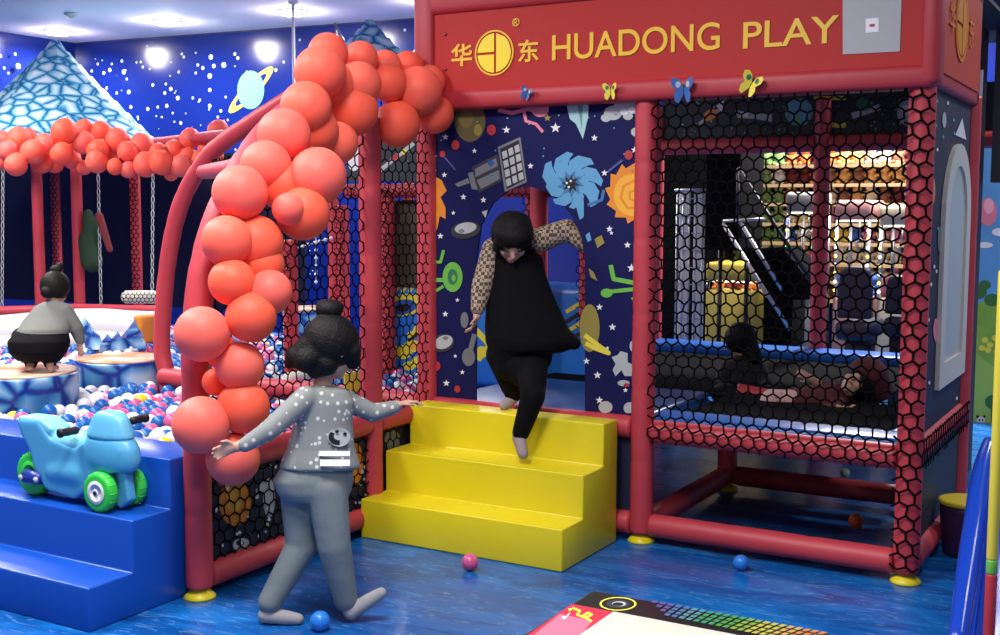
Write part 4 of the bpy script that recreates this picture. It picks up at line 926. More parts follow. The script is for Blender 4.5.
# claw machines
def claw(x0, y0, x1, y1, Y, label, body, toys, led):
    A = un(x0, y1, 'Y', Y); B = un(x1, y0, 'Y', Y); z1 = un(x0, y0, 'Y', Y).z; W = B.x-A.x; D = .5; zb = .85
    e = empty('claw_machine', (A.x+W/2, Y, 0), label, 'claw machine')
    a = MB(); a.rbox((A.x, Y, 0), (B.x, Y+D, zb), body, .03); a.rbox((A.x+W*.55, Y-.03, .2), (A.x+W*.85, Y, .42), black, .008); a.build('cabinet', e, (A.x, Y, 0))
    a = MB(); a.rbox((A.x, Y, z1-.16), (B.x, Y+D, z1), body, .03); a.build('canopy', e, (A.x, Y, z1))
    for x in (A.x+.02, B.x-.02):
        for y in (Y+.02, Y+D-.02): a = MB(); a.tube([(x, y, zb), (x, y, z1-.16)], .015, steel, 8); a.build('corner_post', e, (x, y, zb))
    a = MB(); a.box((A.x+.03, Y+.05, z1-.175), (B.x-.03, Y+D-.05, z1-.165), mat('machine lamp', (1, 1, 1), .4, emit=(1, .93, .8), es=3)); a.build('lamp_panel', e, (A.x, Y, z1))
    n = int((z1-.2-zb)/.07)
    for x in (A.x+.02, B.x-.02):
        a = MB(); a.tube([(x, Y+.004, zb), (x, Y+.004, z1-.17)], .006, steel, 6)
        for k in range(n): a.ball((x, Y-.005, zb+.05+k*.07), .014, mat('led %s' % led[k % len(led)], (.1, .1, .1), .4, emit={'b': (.1, .15, 1), 'y': (1, .8, .1), 'w': (1, 1, .9), 'g': (.1, 1, .3), 'v': (.5, .1, 1)}[led[k % len(led)]], es=2.5), 8, 5)
        a.build('light_strip', e, (x, Y, zb))
    c = Vector((A.x+W/2, Y+D/2, z1-.17)); a = MB(); a.tube([c, c-Vector((0, 0, .14))], .006, steel, 6)
    for k in range(3): w = 2*PI*k/3; q = c-Vector((0, 0, .14)); a.tube([q, q+Vector((.05*math.cos(w), .05*math.sin(w), -.04)), q+Vector((.02*math.cos(w), .02*math.sin(w), -.09))], .006, steel, 6)
    a.build('claw', e, c)
    nx = max(3, int(W/.15))
    for i in range(nx):
        for j in range(2):
            c = toys[(i+j) % len(toys)]
            if c not in pms: pms[c] = plush_mesh(c)
            o = bpy.data.objects.new('plush_toy', pms[c]); COL.objects.link(o); o.location = (A.x+W*(i+.5)/nx, Y+.14+j*.2, zb); 
            tag(o, 'small %s plush toy inside the %s' % (c, label.split(' with')[0]), 'plush toy', '%s prizes in the %s' % (c, label.split(' with')[0]))
claw(783, 192, 817, 300, 4.6, 'narrow claw machine with blue and white light strips', mat('machine grey', (.35, .36, .32), .4), ['yellow', 'white', 'green'], 'wybbvg')
claw(704, 262, 760, 340, 4.9, 'low yellow claw machine with orange glow', mat('machine yellow', (.42, .33, .05), .45), ['orange', 'red'], 'yy')
claw(832, 200, 872, 300, 4.7, 'wide bright claw machine with blue toys', mat('machine pink', (.55, .28, .25), .45), ['blue', 'pink', 'yellow'], 'yw')
claw(876, 205, 915, 300, 4.7, 'right-hand bright claw machine with pink toys', mat('machine cream', (.6, .5, .35), .45), ['pink', 'green', 'white'], 'wy')
# arcade basketball machine: dark backboard cabinet, sloping ball ramp with rails
e = empty('basketball_arcade', (un(740, 300, 'Y', 3.9).x, 3.9, 0), 'dark arcade ball-throwing machine with sloping railed ramp behind the net', 'arcade machine')
a = MB(); A = un(704, 250, 'Y', 3.9); B = un(741, 150, 'Y', 3.9); a.rbox((A.x, 3.9, A.z), (B.x, 4.5, B.z+.05), matte, .02); a.build('cabinet', e, (A.x, 3.9, A.z))
for x_ in (A.x+.03, B.x-.03): a = MB(); a.tube([(x_, 4.2, 0), (x_, 4.2, A.z)], .02, black, 8); a.build('leg', e, (x_, 4.2, 0))
a = MB(); q = [un(x, y, 'Y', 3.75) for x, y in ((738, 250), (782, 247), (814, 288), (806, 300), (770, 300), (762, 290))]; a.prism(q, (0, .5, 0), matte); a.build('ramp', e, q[0])
a = MB()
for p, q in (((738, 168), (812, 282)), ((722, 222), (790, 330)), ((740, 222), (782, 290))): a.tube([un(*p, 'Y', 3.72), un(*q, 'Y', 3.72)], .016, steel if p[1] > 200 else black, 8)
a.tube([un(722, 221, 'Y', 3.72), un(765, 219, 'Y', 3.72)], .012, steel, 8); a.tube([un(738, 168, 'Y', 3.72), un(738, 222, 'Y', 3.72)], .014, black, 8); a.build('rail', e, un(738, 168, 'Y', 3.72))
# white lattice rack at left
e = empty('wire_rack', (un(688, 330, 'Y', 4.3).x, 4.3, 0), 'white wire display rack left of the dark ramp', 'rack')
A = un(675, 335, 'Y', 4.3); B = un(703, 190, 'Y', 4.3); W = B.x-A.x; H = B.z
wm2 = mat('rack panel white', (.75, .78, .72), .5)
a = MB(); q0 = un(640, 345, 'Y', 5.3); q1 = un(724, 140, 'Y', 5.3); a.rbox((q0.x, 5.3, 0), (q1.x, 5.36, q1.z+.1), matte, .01); tag(a.build('added_dark_board', None, (q0.x, 4.6, 0)), 'black partition board added to darken the gap behind the white wire rack', 'backing')  # board put in to cover the blue wall with a dark tone
a = MB(); a.rbox((A.x, 4.34, 0), (A.x+W*.42, 4.37, H), wm2, .008); a.rbox((A.x+W*.58, 4.34, 0), (B.x, 4.37, H), wm2, .008); a.build('panel', e, (A.x, 4.3, 0))
a = MB()
for i in range(5): a.tube([(A.x+W*i/4, 4.3, 0), (A.x+W*i/4, 4.3, H)], .008, steel, 6)
for k in range(12): a.tube([(A.x, 4.3, H*(k+.5)/12), (B.x, 4.3, H*(k+.5)/12)], .005, steel, 6)
a.tube([(A.x-.02, 4.3, H), (B.x+.02, 4.3, H)], .014, steel, 8); a.build('grid', e, (A.x, 4.3, 0))
# driving game seats
def seat(x0, y0, x1, y1, Y, label):
    A = un(x0, y1, 'Y', Y); B = un(x1, y0, 'Y', Y); W = B.x-A.x; zt = B.z; zb = A.z; cx_ = (A.x+B.x)/2; sm = mat('seat black blue', (.012, .015, .03), .45)
    e = empty('driving_game_chair', (cx_, Y, 0), label, 'game seat', None)
    a = MB(); q = [(cx_-W*.5, zb), (cx_+W*.5, zb), (cx_+W*.48, zb+(zt-zb)*.6), (cx_+W*.42, zt-.03), (cx_+W*.25, zt), (cx_-W*.25, zt), (cx_-W*.42, zt-.03), (cx_-W*.48, zb+(zt-zb)*.6)]
    blob('backrest', [('p', [Vector((x, Y, z)) for x, z in q], (0, .1, 0))], sm, e, .015, 3)
    a = MB(); a.rbox((cx_-W*.5, Y-.05, zb-.16), (cx_+W*.5, Y+.5, zb-.02), sm, .04); a.build('seat', e, (cx_, Y, zb))
    a = MB(); a.rbox((cx_-W*.3, Y+.05, 0), (cx_+W*.3, Y+.4, zb-.16), black, .02); a.build('pedestal', e, (cx_, Y, 0))
seat(836, 267, 872, 318, 3.7, 'dark blue game seat backrest just right of rear red post, larger one')
seat(884, 276, 908, 314, 3.8, 'dark blue game seat partly behind the netted corner post')
a = MB(); box_px(a, 762, 298, 792, 348, 4.2, .4, matte, .02); tag(a.build('game_cabinet', None, un(777, 345, 'Y', 4.2)), 'low black game cabinet under the ramp beside rear post', 'arcade machine')

# ================================================================ RIGHT EDGE: TUB, SLIDE; TABLE
c = un(967, 500, 'Z', .25); e = empty('play_tub', (c.x, c.y, 0), 'dark round tub with yellow rim behind the blue slide', 'tub')
a = MB(); r = .115; a.lathe((c.x, c.y, 0), [(r*.8, 0), (r*.86, .02), (r, .2), (r*1.0, .235)], mat('tub dark plum', (.05, .02, .08), .45), 28); a.build('body', e, (c.x, c.y, 0))
a = MB(); a.lathe((c.x, c.y, 0), [(r*1.0, .232), (r*1.08, .236), (r*1.08, .25), (r*.95, .255), (r*.2, .252)], mat('tub yellow', (.75, .58, .03), .4), 28); a.build('rim', e, (c.x, c.y, .24))
sb = mat('slide plastic blue', (.008, .06, .50), .22)
XS = un(992, 440, 'Y', .2)
e = empty('toddler_slide', (un(985, 635, 'Y', -.4).x+.2, 0, 0), 'glossy blue plastic toddler slide cut by the right edge', 'slide')
def side_px(x): return [(un(xx, yy, 'Z', zz)) for xx, yy, zz in x]
# chute side walls follow a curve from the high back to the low front
crv = [(990, 443, .30), (984, 462, .16), (979, 490, 0.0), (975, 520, -.16), (969, 560, -.34), (963, 600, -.52), (957, 645, -.70)]
a = MB(); L = [un(x, y, 'Y', Y) for x, y, Y in crv]; L = smooth_path(L, 24)
a.tube(L, [.03+.012*math.sin(PI*i/len(L)) for i in range(len(L))], sb, 14); a.build('side_rim', e, L[0])
a = MB(); Rr = [p+Vector((.42, .0, 0)) for p in L]; a.tube(Rr, .034, sb, 14); a.build('side_rim', e, Rr[0])
vs = []; fs = []
for p, q in zip(L, Rr): vs += [p, p.lerp(q, .08)-Vector((0, 0, .11)), p.lerp(q, .92)-Vector((0, 0, .11)), q]
for i in range(len(L)-1):
    for k in range(3): fs.append((4*i+k, 4*i+k+1, 4*i+5+k, 4*i+4+k))
a = MB(); a.add(vs, fs, sb, True); o = a.build('chute', e, L[0]); md = o.modifiers.new('t', 'SOLIDIFY'); md.thickness = .012
a = MB()
for i in range(len(L)-1):
    p, q = L[i]+Vector((.03, 0, -.02)), L[i+1]+Vector((.03, 0, -.02)); g0 = Vector((p.x, p.y, 0)); g1 = Vector((q.x, q.y, 0)); a.prism([p, q, g1, g0], (.02, 0, 0), sb)
a.build('side_panel', e, L[0])

ZT_ = .5; tc_ = un(592, 589.5, 'Z', ZT_)
e = empty('game_table', (tc_.x+.55, tc_.y-.6, 0), 'music-themed game table with white screen and coloured equaliser print in front', 'game table')
tm = mat('table black', (.012, .012, .014), .3)
a = MB(); a.rbox((tc_.x, tc_.y-1.15, .42), (tc_.x+1.5, tc_.y, ZT_), tm, .012)
P = Print(a, 'Z', ZT_, (0, 0, 1))
P.put([(572, 604), (612, 611.5), (584, 636), (526, 636)], mat('print crimson', (.50, .03, .06), .4)); P.put([(560, 614), (592, 621), (578, 640), (530, 638)], mat('print rose', (.62, .16, .24), .4))
P.ell(618, 604, 18.5, 6.8, yellow, 30); P.ell(618, 604, 16.5, 5.9, black, 30); P.ell(618, 604, 12, 4.2, dkgrey, 30); P.ell(619, 604, 7, 2.4, lgrey, 20); P.ell(618, 604.4, 5.5, 1.8, black, 20)
P.line([(572, 608), (580, 611), (577, 615), (585, 618), (592, 615), (588, 613), (583, 616), (592, 622)], 2.2, yellow); P.ell(564, 618, 2.6, 1.6, white, 10); P.line([(566, 618), (570, 613)], 1, white); P.ell(570, 610, 2, 1.4, yellow, 10)
def lerp2(a, b, t): return (a[0]+(b[0]-a[0])*t, a[1]+(b[1]-a[1])*t)
T0, T1, B0, B1 = (652, 600), (830, 634), (640, 611), (800, 645)
cols = [(.10, .07, .22), (.06, .13, .28), (.07, .22, .25), (.04, .24, .10), (.06, .26, .05), (.18, .32, .04), (.40, .40, .06), (.50, .33, .08), (.5, .20, .05)]
N = 22
for i in range(N):
    for j in range(4):
        if i < 3 and j > i+0: continue
        t0, t1 = i/N+.008, (i+.82)/N; s0, s1 = j/4+.03, (j+.86)/4
        q = [lerp2(lerp2(T0, T1, t), lerp2(B0, B1, t), s) for t, s in ((t0, s0), (t1, s0), (t1, s1), (t0, s1))]
        k = min(8, int(i/N*9.5)); P.put(q, mat('equaliser %d' % k, cols[k], .4))
a.build('table_top', e, (tc_.x, tc_.y, ZT_))
a = MB(); q = [un(x, y, 'Z', ZT_+.006) for x, y in ((613, 611.5), (716, 634.5))]
x0 = q[0].x; y0 = q[0].y; a.rbox((x0, y0-.8, ZT_-.01), (x0+1.1, y0, ZT_+.008), mat('screen white', (.60, .62, .52), .35), .004); a.build('screen', e, (x0, y0, ZT_))
a = MB(); a.rbox((tc_.x+.08, tc_.y-1.05, 0), (tc_.x+1.4, tc_.y-.1, .42), mat('table base red', (.3, .02, .03), .4), .02); a.build('base', e, (tc_.x+.3, tc_.y-.4, 0))

a = MB(); b_ = at(998, 420, 4.0); zt2 = at(1001.5, 270, 4.0).z; c_ = b_.copy(); lv = [(0, at(0, 560, 4.0).z-.05, redp), (at(0, 560, 4.0).z-.05, at(0, 545, 4.0).z-.05, green), (at(0, 545, 4.0).z-.05, zt2, yellow)]
for z0, z1, m_ in lv: a.lathe((b_.x, b_.y, 0), [(.017, z0), (.019, z0+.006), (.019, z1-.006), (.017, z1)], m_, 16)
tag(a.build('padded_pole', None, (b_.x, b_.y, 0)), 'slim yellow pole with green and red bands at the far right edge', 'pole')
# ================================================================ BUTTERFLIES
def butterfly(x, y, w, mt, label, rot=0):
    p = un(x, y, 'Y', -.098); s = w/1179*6.0/2; e = empty('butterfly', p, label, 'butterfly ornament')
    for sx in (-1, 1):
        a = MB(); pts = []
        up = [(0, .1), (.25, .75), (.7, 1.05), (1.05, .9), (1.0, .45), (.6, .05), (.8, -.3), (.7, -.8), (.4, -.95), (.12, -.45), (0, -.15)]
        q = [Vector((sx*u*s*math.cos(.5), -abs(u)*s*.45, v*s)) for u, v in up]; q = [Matrix.Rotation(rot, 3, 'Y') @ v for v in q]
        a.prism([p+v for v in q], (0, -.002, 0), mt)
        q2 = [Vector((sx*(.45+.22*math.cos(t))*s*math.cos(.5), -(.45+.22*math.cos(t))*s*.45-.0035, (.5+.25*math.sin(t))*s)) for t in (2*PI*k/10 for k in range(10))]; a.poly([p+(Matrix.Rotation(rot, 3, 'Y') @ v) for v in q2], lgrey if mt is not yellow else dgreen)
        a.build('wing', e, p)
    a = MB(); d = Matrix.Rotation(rot, 3, 'Y') @ Vector((0, 0, 1)); a.tube([p-d*s*.6, p, p+d*s*.5], [.002, .004, .003], black, 8); a.build('body', e, p)
butterfly(527, 94, 13, mat('butterfly blue', (.03, .12, .38), .4), 'small blue butterfly on the red beam left above the doorway', .4)
butterfly(611, 92, 15, yellow, 'yellow butterfly with upright wings above the right end of doorway')
butterfly(684, 91, 22, M['butterfly blue'], 'large blue butterfly on the beam right of the middle post')
butterfly(751, 85, 20, yellow, 'tilted yellow butterfly on the beam above the trampoline bay', .5)
# ================================================================ PEOPLE
skin = mat('skin', (.52, .30, .21), .5); skin_d = skin; hairm = mat('hair black', (.005, .0045, .0045), .6, spec=.2, bump=.4, bscale=120)
def hand(w, d, nrm, s=.06, curl=.35, side=1):
    d = Vector(d).normalized(); nrm = Vector(nrm); nrm = (nrm-d*nrm.dot(d)).normalized(); t = d.cross(nrm)*side
    w = Vector(w); palm = w+d*s*.45; pr = [('e', palm, (s*.50, s*.34, s*.17), (d, t, nrm))]
    for i, (o, ln) in enumerate(((-.27, .62), (-.09, .76), (.09, .72), (.26, .55))):
        a = w+d*s*.80+t*s*o; m1 = a+d*s*ln*.5+nrm*s*curl*.25+t*s*o*.25; e_ = m1+d*s*ln*.42+nrm*s*curl*.65+t*s*o*.1
        r = s*.095; pr += [('c', a-d*s*.2, r*1.1, m1, r), ('c', m1, r, e_, r*.85)]
    a = w+d*s*.25-t*s*.28; b = a+d*s*.3-t*s*.3+nrm*s*.1; c = b+d*s*.3-t*s*.06+nrm*s*.12; pr += [('c', a, s*.12, b, s*.11), ('c', b, s*.11, c, s*.09)]
    return pr
def head(c, f, up, s):                        # skull, jaw, nose, ears, neck side
    f = Vector(f).normalized(); up = (Vector(up)-f*Vector(up).dot(f)).normalized(); r = f.cross(up)
    c = Vector(c); ax = (r, f, up)
    return [('e', c+up*s*.08, (s*.74, s*.90, s*.92), ax), ('e', c+f*s*.22-up*s*.42, (s*.52, s*.58, s*.52), ax), ('e', c+f*s*.55-up*s*.80, (s*.22, s*.2, s*.16), ax),
            ('c', c+f*s*.86+up*s*.0, s*.07, c+f*s*.98-up*s*.25, s*.12), ('e', c+r*s*.74-up*s*.12, (s*.09, s*.16, s*.22), ax), ('e', c-r*s*.74-up*s*.12, (s*.09, s*.16, s*.22), ax),
            ('e', c+f*s*.78-up*s*.50, (s*.24, s*.1, s*.07), ax), ('e', c+f*s*.60+r*s*.33-up*s*.25, (s*.22, s*.2, s*.2), ax), ('e', c+f*s*.60-r*s*.33-up*s*.25, (s*.22, s*.2, s*.2), ax)], (r, f, up)
def face_bits(parent, c, ax, s):
    r, f, up = ax; a = MB()
    for q in (-1, 1):
        k = MB(); k.ball((0, 0, 0), (s*.13, s*.06, s*.045), black, 12, 8); a.add([c+r*(q*s*.30+v[0])+f*(s*.815+v[1])+up*(-s*.02+v[2]) for v in k.v], k.f, black, True)
        a.tube([c+r*q*s*.16+f*s*.86+up*s*.13, c+r*q*s*.30+f*s*.85+up*s*.17, c+r*q*s*.44+f*s*.78+up*s*.12], s*.022, black, 6)
    a.build('eyes', parent, c)
    a = MB(); a.tube([c+r*-s*.2+f*s*.84-up*s*.50, c+f*s*.90-up*s*.51, c+r*s*.2+f*s*.84-up*s*.50], [s*.02, s*.045, s*.02], mat('lips', (.45, .10, .10), .4), 8); a.build('mouth', parent, c)

# dotted pyjama cloth
pyj = tex_mat('grey dotted jersey', 'voronoi', 34, [(0, (.60, .62, .60)), (.22, (.60, .62, .60)), (.25, (.22, .24, .23))], .75, interp='CONSTANT', rand=.75)
pyp = mat('grey jersey', (.17, .205, .205), .75, bump=.5, bscale=14, var=.1, vscale=6); sock = mat('pale grey sock', (.33, .33, .33), .8)
# ---- walking girl
g1 = un(283, 619, 'Z', .02); g2 = un(352, 617, 'Z', .02)
dB = (g1-CAM).dot(fw); dF = (g2-CAM).dot(fw); D = (dB+dF)/2
girl = empty('person', ((g1+g2)/2).to_tuple()[:2]+(0,), 'child in grey dotted pyjamas with black hair bun walking, arms out, in front', 'person')
S = lambda x, y, o=0: at(x, y, D+o)
px = D/F
hd = (RT*.75+fw*.55-UP*.35); c = S(333, 349, -.0)
hp, hax = head(c, hd, UP, .105)
body = list(hp)+[('c', S(322, 382, .0), .034, S(328, 366), .036), sect([(S(322, 384), .03, .03), (S(322, 392), .09, .06), (S(322, 402), .11, .068), (S(322, 440), .10, .065), (S(318, 470), .115, .075), (S(315, 490), .10, .07)])]
nearw = S(238, 447, -.17); farw = S(398, 405, .11)
body += [('c', S(304, 398, -.07), .036, S(268, 430, -.15), .027), ('c', S(268, 430, -.15), .027, nearw, .019), ('c', S(343, 398, .06), .034, S(373, 412, .09), .025), ('c', S(373, 412, .09), .025, farw, .018)]
body += hand(nearw, (S(222, 451, -.18)-nearw), UP*-.3-fw, .062, .4, -1); body += hand(farw, (S(415, 400, .13)-farw), -UP, .062, .45, 1)
ank1 = at(270, 606, dB); ank2 = at(347, 603, dF)
body += [('c', S(302, 482, .03), .062, S(299, 545, .04), .045), ('c', S(299, 545, .04), .045, ank1, .027), ('c', S(323, 482, -.04), .062, S(334, 545, -.04), .045), ('c', S(334, 545, -.04), .045, ank2, .027)]
h1 = at(266, 615, dB); t1 = at(298, 619, dB); h2 = at(351, 612, dF); t2 = at(381, 593, dF)
body += [('c', h1, .024, t1, .018), ('c', ank1, .025, h1, .024), ('c', ank2, .025, h2, .024), ('c', h2, .024, t2, .019)]
blob('body', body, skin, girl, .0055, 2)
# top
top = [sect([(S(323, 385, 0), .042, .045), (S(323, 391), .095, .072), (S(323, 402), .118, .085), (S(323, 425), .112, .088), (S(321, 448), .128, .098), (S(320, 460), .145, .112), (S(320, 467), .153, .118), (S(320, 469), .14, .10)]),
       ('c', S(306, 398, -.06), .047, S(268, 431, -.15), .038), ('c', S(268, 431, -.15), .038, S(245, 445, -.17), .028), ('c', S(342, 399, .05), .045, S(373, 413, .09), .036), ('c', S(373, 413, .09), .036, S(395, 407, .11), .027)]
tp_ = blob('pyjama_top', top, pyj, girl, .007, 3); tp_['label'] = 'grey long-sleeved top with white dots'
# bottoms
hipc = S(313, 480)
bot = [sect([(S(319, 455), .11, .08), (S(317, 468), .138, .10), (S(313, 480), .152, .11), (S(314, 492), .14, .105), (S(315, 500), .12, .09)]),
       ('c', S(300, 490, .03), .078, S(302, 545, .04), .062), ('c', S(302, 545, .04), .062, at(270, 602, dB), .046), ('c', S(327, 490, -.04), .078, S(334, 545, -.04), .064), ('c', S(334, 545, -.04), .064, at(346, 600, dF), .046)]
blob('pyjama_trousers', bot, pyp, girl, .008, 3)['label'] = 'plain grey jersey trousers'
for k, (A, B, C_) in enumerate(((ank1, h1, t1), (ank2, h2, t2))):
    blob('sock', [('c', A, .030, B, .030), ('c', B, .030, B.lerp(C_, .6), .028), ('c', B.lerp(C_, .6), .028, C_, .022)], sock, girl, .006, 2)
# printed patch and hem stripes on the chest
# hair
r, f, up = hax
hr = [('e', c-f*.018+up*.022, (.098, .112, .108), (r, f, up)), ('c', c-f*.06-up*.04, .062, c-f*.09-up*.075, .05), ('c', S(312, 350, -.03), .07, S(297, 357, -.04), .045), ('c', S(297, 357, -.04), .045, S(289, 364, -.04), .018), ('c', S(350, 352, -.01), .045, S(353, 362, .0), .03), ('c', S(325, 364, -.05), .05, S(315, 371, -.05), .03),
      ('c', S(328, 322), .03, S(328, 318), .045)]
ho = blob('hair', hr, hairm, girl, .006, 2)
blob('hair_bun', [('e', S(329, 310), (.052, .05, .042), (RT, fw, UP)), ('e', S(324, 305), (.03, .03, .022), (RT, fw, UP)), ('e', S(336, 307), (.03, .03, .025), (RT, fw, UP))], hairm, ho, .006, 2)
face_bits(girl, c, hax, .105)
# chest print: white panda face and two white stripes follow the shirt front
a = MB()
def on_shirt(x, y, o=0): return S(x, y, -.088+((x-323)/50)**2*.09-max(0, (y-445)/25)*.034-o)
def spatch(pts, mt, o): a.poly([on_shirt(x, y, o) for x, y in pts], mt)
E_ = lambda x, y, rx, ry, n=14: [(x+rx*math.cos(2*PI*k/n), y+ry*math.sin(2*PI*k/n)) for k in range(n)]
for (x0, y0, x1, y1) in ((319, 451, 350, 456), (320, 459.5, 350, 466)):
    n = 6; top_ = [(x0+(x1-x0)*k/n, y0) for k in range(n+1)]; bt = [(x1-(x1-x0)*k/n, y1) for k in range(n+1)]
    for k in range(n): spatch([top_[k], top_[k+1], (top_[k+1][0], y1), (top_[k][0], y1)], white, .016)
spatch(E_(339, 437, 11.5, 9.5, 24), lgrey, .012); spatch([(338+9.5*math.cos(R(t)), 437+8*math.sin(R(t))) for t in range(80, 221, 14)]+[(339+5.5*math.cos(R(t)), 436+4.2*math.sin(R(t))) for t in range(220, 79, -14)], black, .014); spatch(E_(345, 434, 2, 1.6), black, .014); spatch(E_(337, 431.5, 2, 1.6), black, .015)
k = a.build('chest_print', tp_, tp_.matrix_world.translation); k.location = S(335, 440)-world(tp_) ; 
for v in k.data.vertices: v.co -= (S(335, 440)-Vector(tp_.matrix_world.translation))
bpy.data.objects.remove(k) if False else None

# ---- child in black coming down the steps
f1 = un(521, 452, 'Z', .405); f2 = un(508, 405, 'Z', .60); d1 = (f1-CAM).dot(fw); d2 = (f2-CAM).dot(fw); D2 = (d1+d2)/2
kid = empty('person', (f1.x, f1.y, .39), 'child in black pinafore and patterned sleeves stepping down the yellow steps', 'person')
T = lambda x, y, o=0: at(x, y, D2+o)
hd = -fw*.6-UP*.62+RT*.04; c = T(512, 238, -.10); hp, hax = head(c, hd, UP, .108)
KN = un(533, 396, 'Y', -.30); AN = un(519, 438, 'Y', -.295); TO = un(523, 454, 'Y', -.36); wl = T(477, 316, -.05); wr = T(586, 247, -.02)
body = list(hp)+[('c', T(514, 262, .0), .034, T(512, 246, -.05), .04), sect([(T(515, 250), .06, .05), (T(516, 262), .11, .07), (T(518, 290), .11, .08), (T(520, 350), .12, .085), (T(520, 372), .11, .08)]),
    ('c', T(492, 258), .036, T(481, 288, -.02), .028), ('c', T(481, 288, -.02), .028, wl, .02), ('c', T(543, 238), .036, T(568, 229, .0), .028), ('c', T(568, 229, .0), .028, wr, .02),
    ('c', T(505, 365, .03), .05, T(510, 385, .06), .04), ('c', T(510, 385, .06), .04, at(513, 398, d2), .026), ('c', T(532, 362, -.02), .05, KN, .038), ('c', KN, .038, AN, .024), ('c', AN, .026, TO, .02), ('c', at(513, 398, d2), .025, at(504, 406, d2-.02), .02)]
body += hand(wl, T(473, 328, -.06)-wl, -RT, .062, .5, 1); body += hand(wr, T(597, 258, -.02)-wr, -fw, .062, .3, -1)
blob('body', body, skin, kid, .0055, 2)
tweed = tex_mat('tan chequered knit', 'checker', 60, [(0, (.42, .32, .22)), (.5, (.07, .045, .03))], .8, interp='CONSTANT')
for nm, A, Bq, Cq in (('sleeve', T(494, 250, .01), T(482, 288, -.02), T(478, 308, -.05)), ('sleeve', T(540, 240, .01), T(567, 230, .0), T(583, 244, -.02))):
    blob(nm, [('c', A, .062, Bq, .054), ('c', Bq, .054, Cq, .036)], tweed, kid, .007, 2)
blk = mat('black cotton', (.004, .004, .005), .85, spec=.12)
blob('pinafore', [sect([(T(514, 247), .07, .06), (T(516, 256), .125, .09), (T(518, 275), .135, .10), (T(521, 300), .168, .12), (T(526, 325), .20, .14), (T(530, 342), .215, .15), (T(529, 350), .195, .14), (T(526, 353), .17, .12)]), ('c', T(562, 338, -.02), .06, T(574, 343, -.02), .035), ('c', T(512, 340, .0), .13, T(509, 366, .0), .075), ('c', T(535, 345, -.02), .10, T(540, 358, -.02), .06)], blk, kid, .009, 4)
blob('leggings', [('c', T(503, 355, .03), .085, T(511, 385, .06), .055), ('c', T(511, 385, .06), .052, at(513, 395, d2), .04), ('c', T(518, 360, .0), .10, T(524, 368, -.02), .095), ('c', T(532, 362, -.02), .08, KN, .058), ('c', KN, .058, KN.lerp(AN, .86), .042)], blk, kid, .008, 3)
sk2 = mat('mauve grey sock', (.30, .24, .25), .8)
blob('sock', [('c', KN.lerp(AN, .9), .033, AN, .033), ('c', AN, .032, TO, .025)], sk2, kid, .006, 2)
blob('sock', [('c', at(513, 398, d2), .03, at(504, 406, d2-.03), .024)], sk2, kid, .006, 2)
r, f, up = hax
blob('hair', [('e', c-f*.012+up*.022, (.103, .108, .108), (r, f, up)), ('e', c+f*.035+up*.062, (.088, .072, .052), (r, f, up)), ('c', c+f*.055+r*.062+up*.02, .03, c+f*.03+r*.075-up*.04, .02), ('c', c+f*.055-r*.062+up*.02, .03, c+f*.03-r*.075-up*.04, .02), ('c', T(520, 225, .05), .06, T(523, 250, .08), .05)], hairm, kid, .006, 2)
face_bits(kid, c, hax, .108)

# ---- toddler crouching on the stump, seen from behind
fp = un(42, 371, 'Z', .68); D3 = (fp-CAM).dot(fw)+.03
tod = empty('person', (fp.x, fp.y, .67), 'toddler in grey top and black trousers crouching on the stump, seen from behind', 'person')
U3 = lambda x, y, o=0: at(x, y, D3+o)
hd = fw*.8+RT*.25-UP*.5; c = U3(55, 290, .12); hp, hax = head(c, hd, UP, .082)
wr = U3(80, 344, .12); wl2 = U3(26, 335, .30)
body = list(hp)+[('c', U3(54, 305, .10), .03, c, .03), sect([(U3(53, 303, .1), .06, .05), (U3(50, 315, .08), .10, .07), (U3(44, 330, .03), .12, .09), (U3(39, 345, .0), .14, .10), (U3(38, 355, 0), .12, .1)]),
   ('c', U3(66, 312, .08), .03, U3(77, 328, .1), .024), ('c', U3(77, 328, .1), .024, wr, .016), ('c', U3(40, 312, .1), .03, U3(28, 325, .2), .024), ('c', U3(28, 325, .2), .024, wl2, .016),
   ('c', U3(30, 352), .055, U3(22, 338, .16), .04), ('c', U3(22, 338, .16), .04, U3(31, 362, .02), .022), ('c', U3(48, 352), .055, U3(58, 338, .16), .04), ('c', U3(58, 338, .16), .04, U3(50, 362, .02), .022),
   ('c', U3(30, 368, -.02), .019, U3(28, 367, .08), .016), ('c', U3(50, 368, -.02), .019, U3(56, 367, .08), .016), ('c', U3(31, 360, .01), .022, U3(30, 368, -.02), .018), ('c', U3(50, 360, .01), .022, U3(50, 368, -.02), .018)]
body += hand(wr, U3(81, 353, .12)-wr, fw, .045, .3, 1); body += hand(wl2, U3(25, 344, .3)-wl2, fw, .045, .3, -1)
blob('body', body, skin, tod, .005, 2)
blob('top', [sect([(U3(54, 301, .1), .045, .04), (U3(53, 305, .1), .085, .06), (U3(49, 317, .08), .125, .09), (U3(44, 330, .03), .14, .11), (U3(41, 337, .02), .14, .11)]), ('c', U3(65, 311, .08), .045, U3(76, 328, .1), .04), ('c', U3(76, 328, .1), .04, U3(80, 340, .12), .028), ('c', U3(41, 312, .1), .045, U3(28, 325, .2), .038)], mat('grey green jersey', (.17, .18, .155), .8, var=.1, vscale=9), tod, .007, 3)
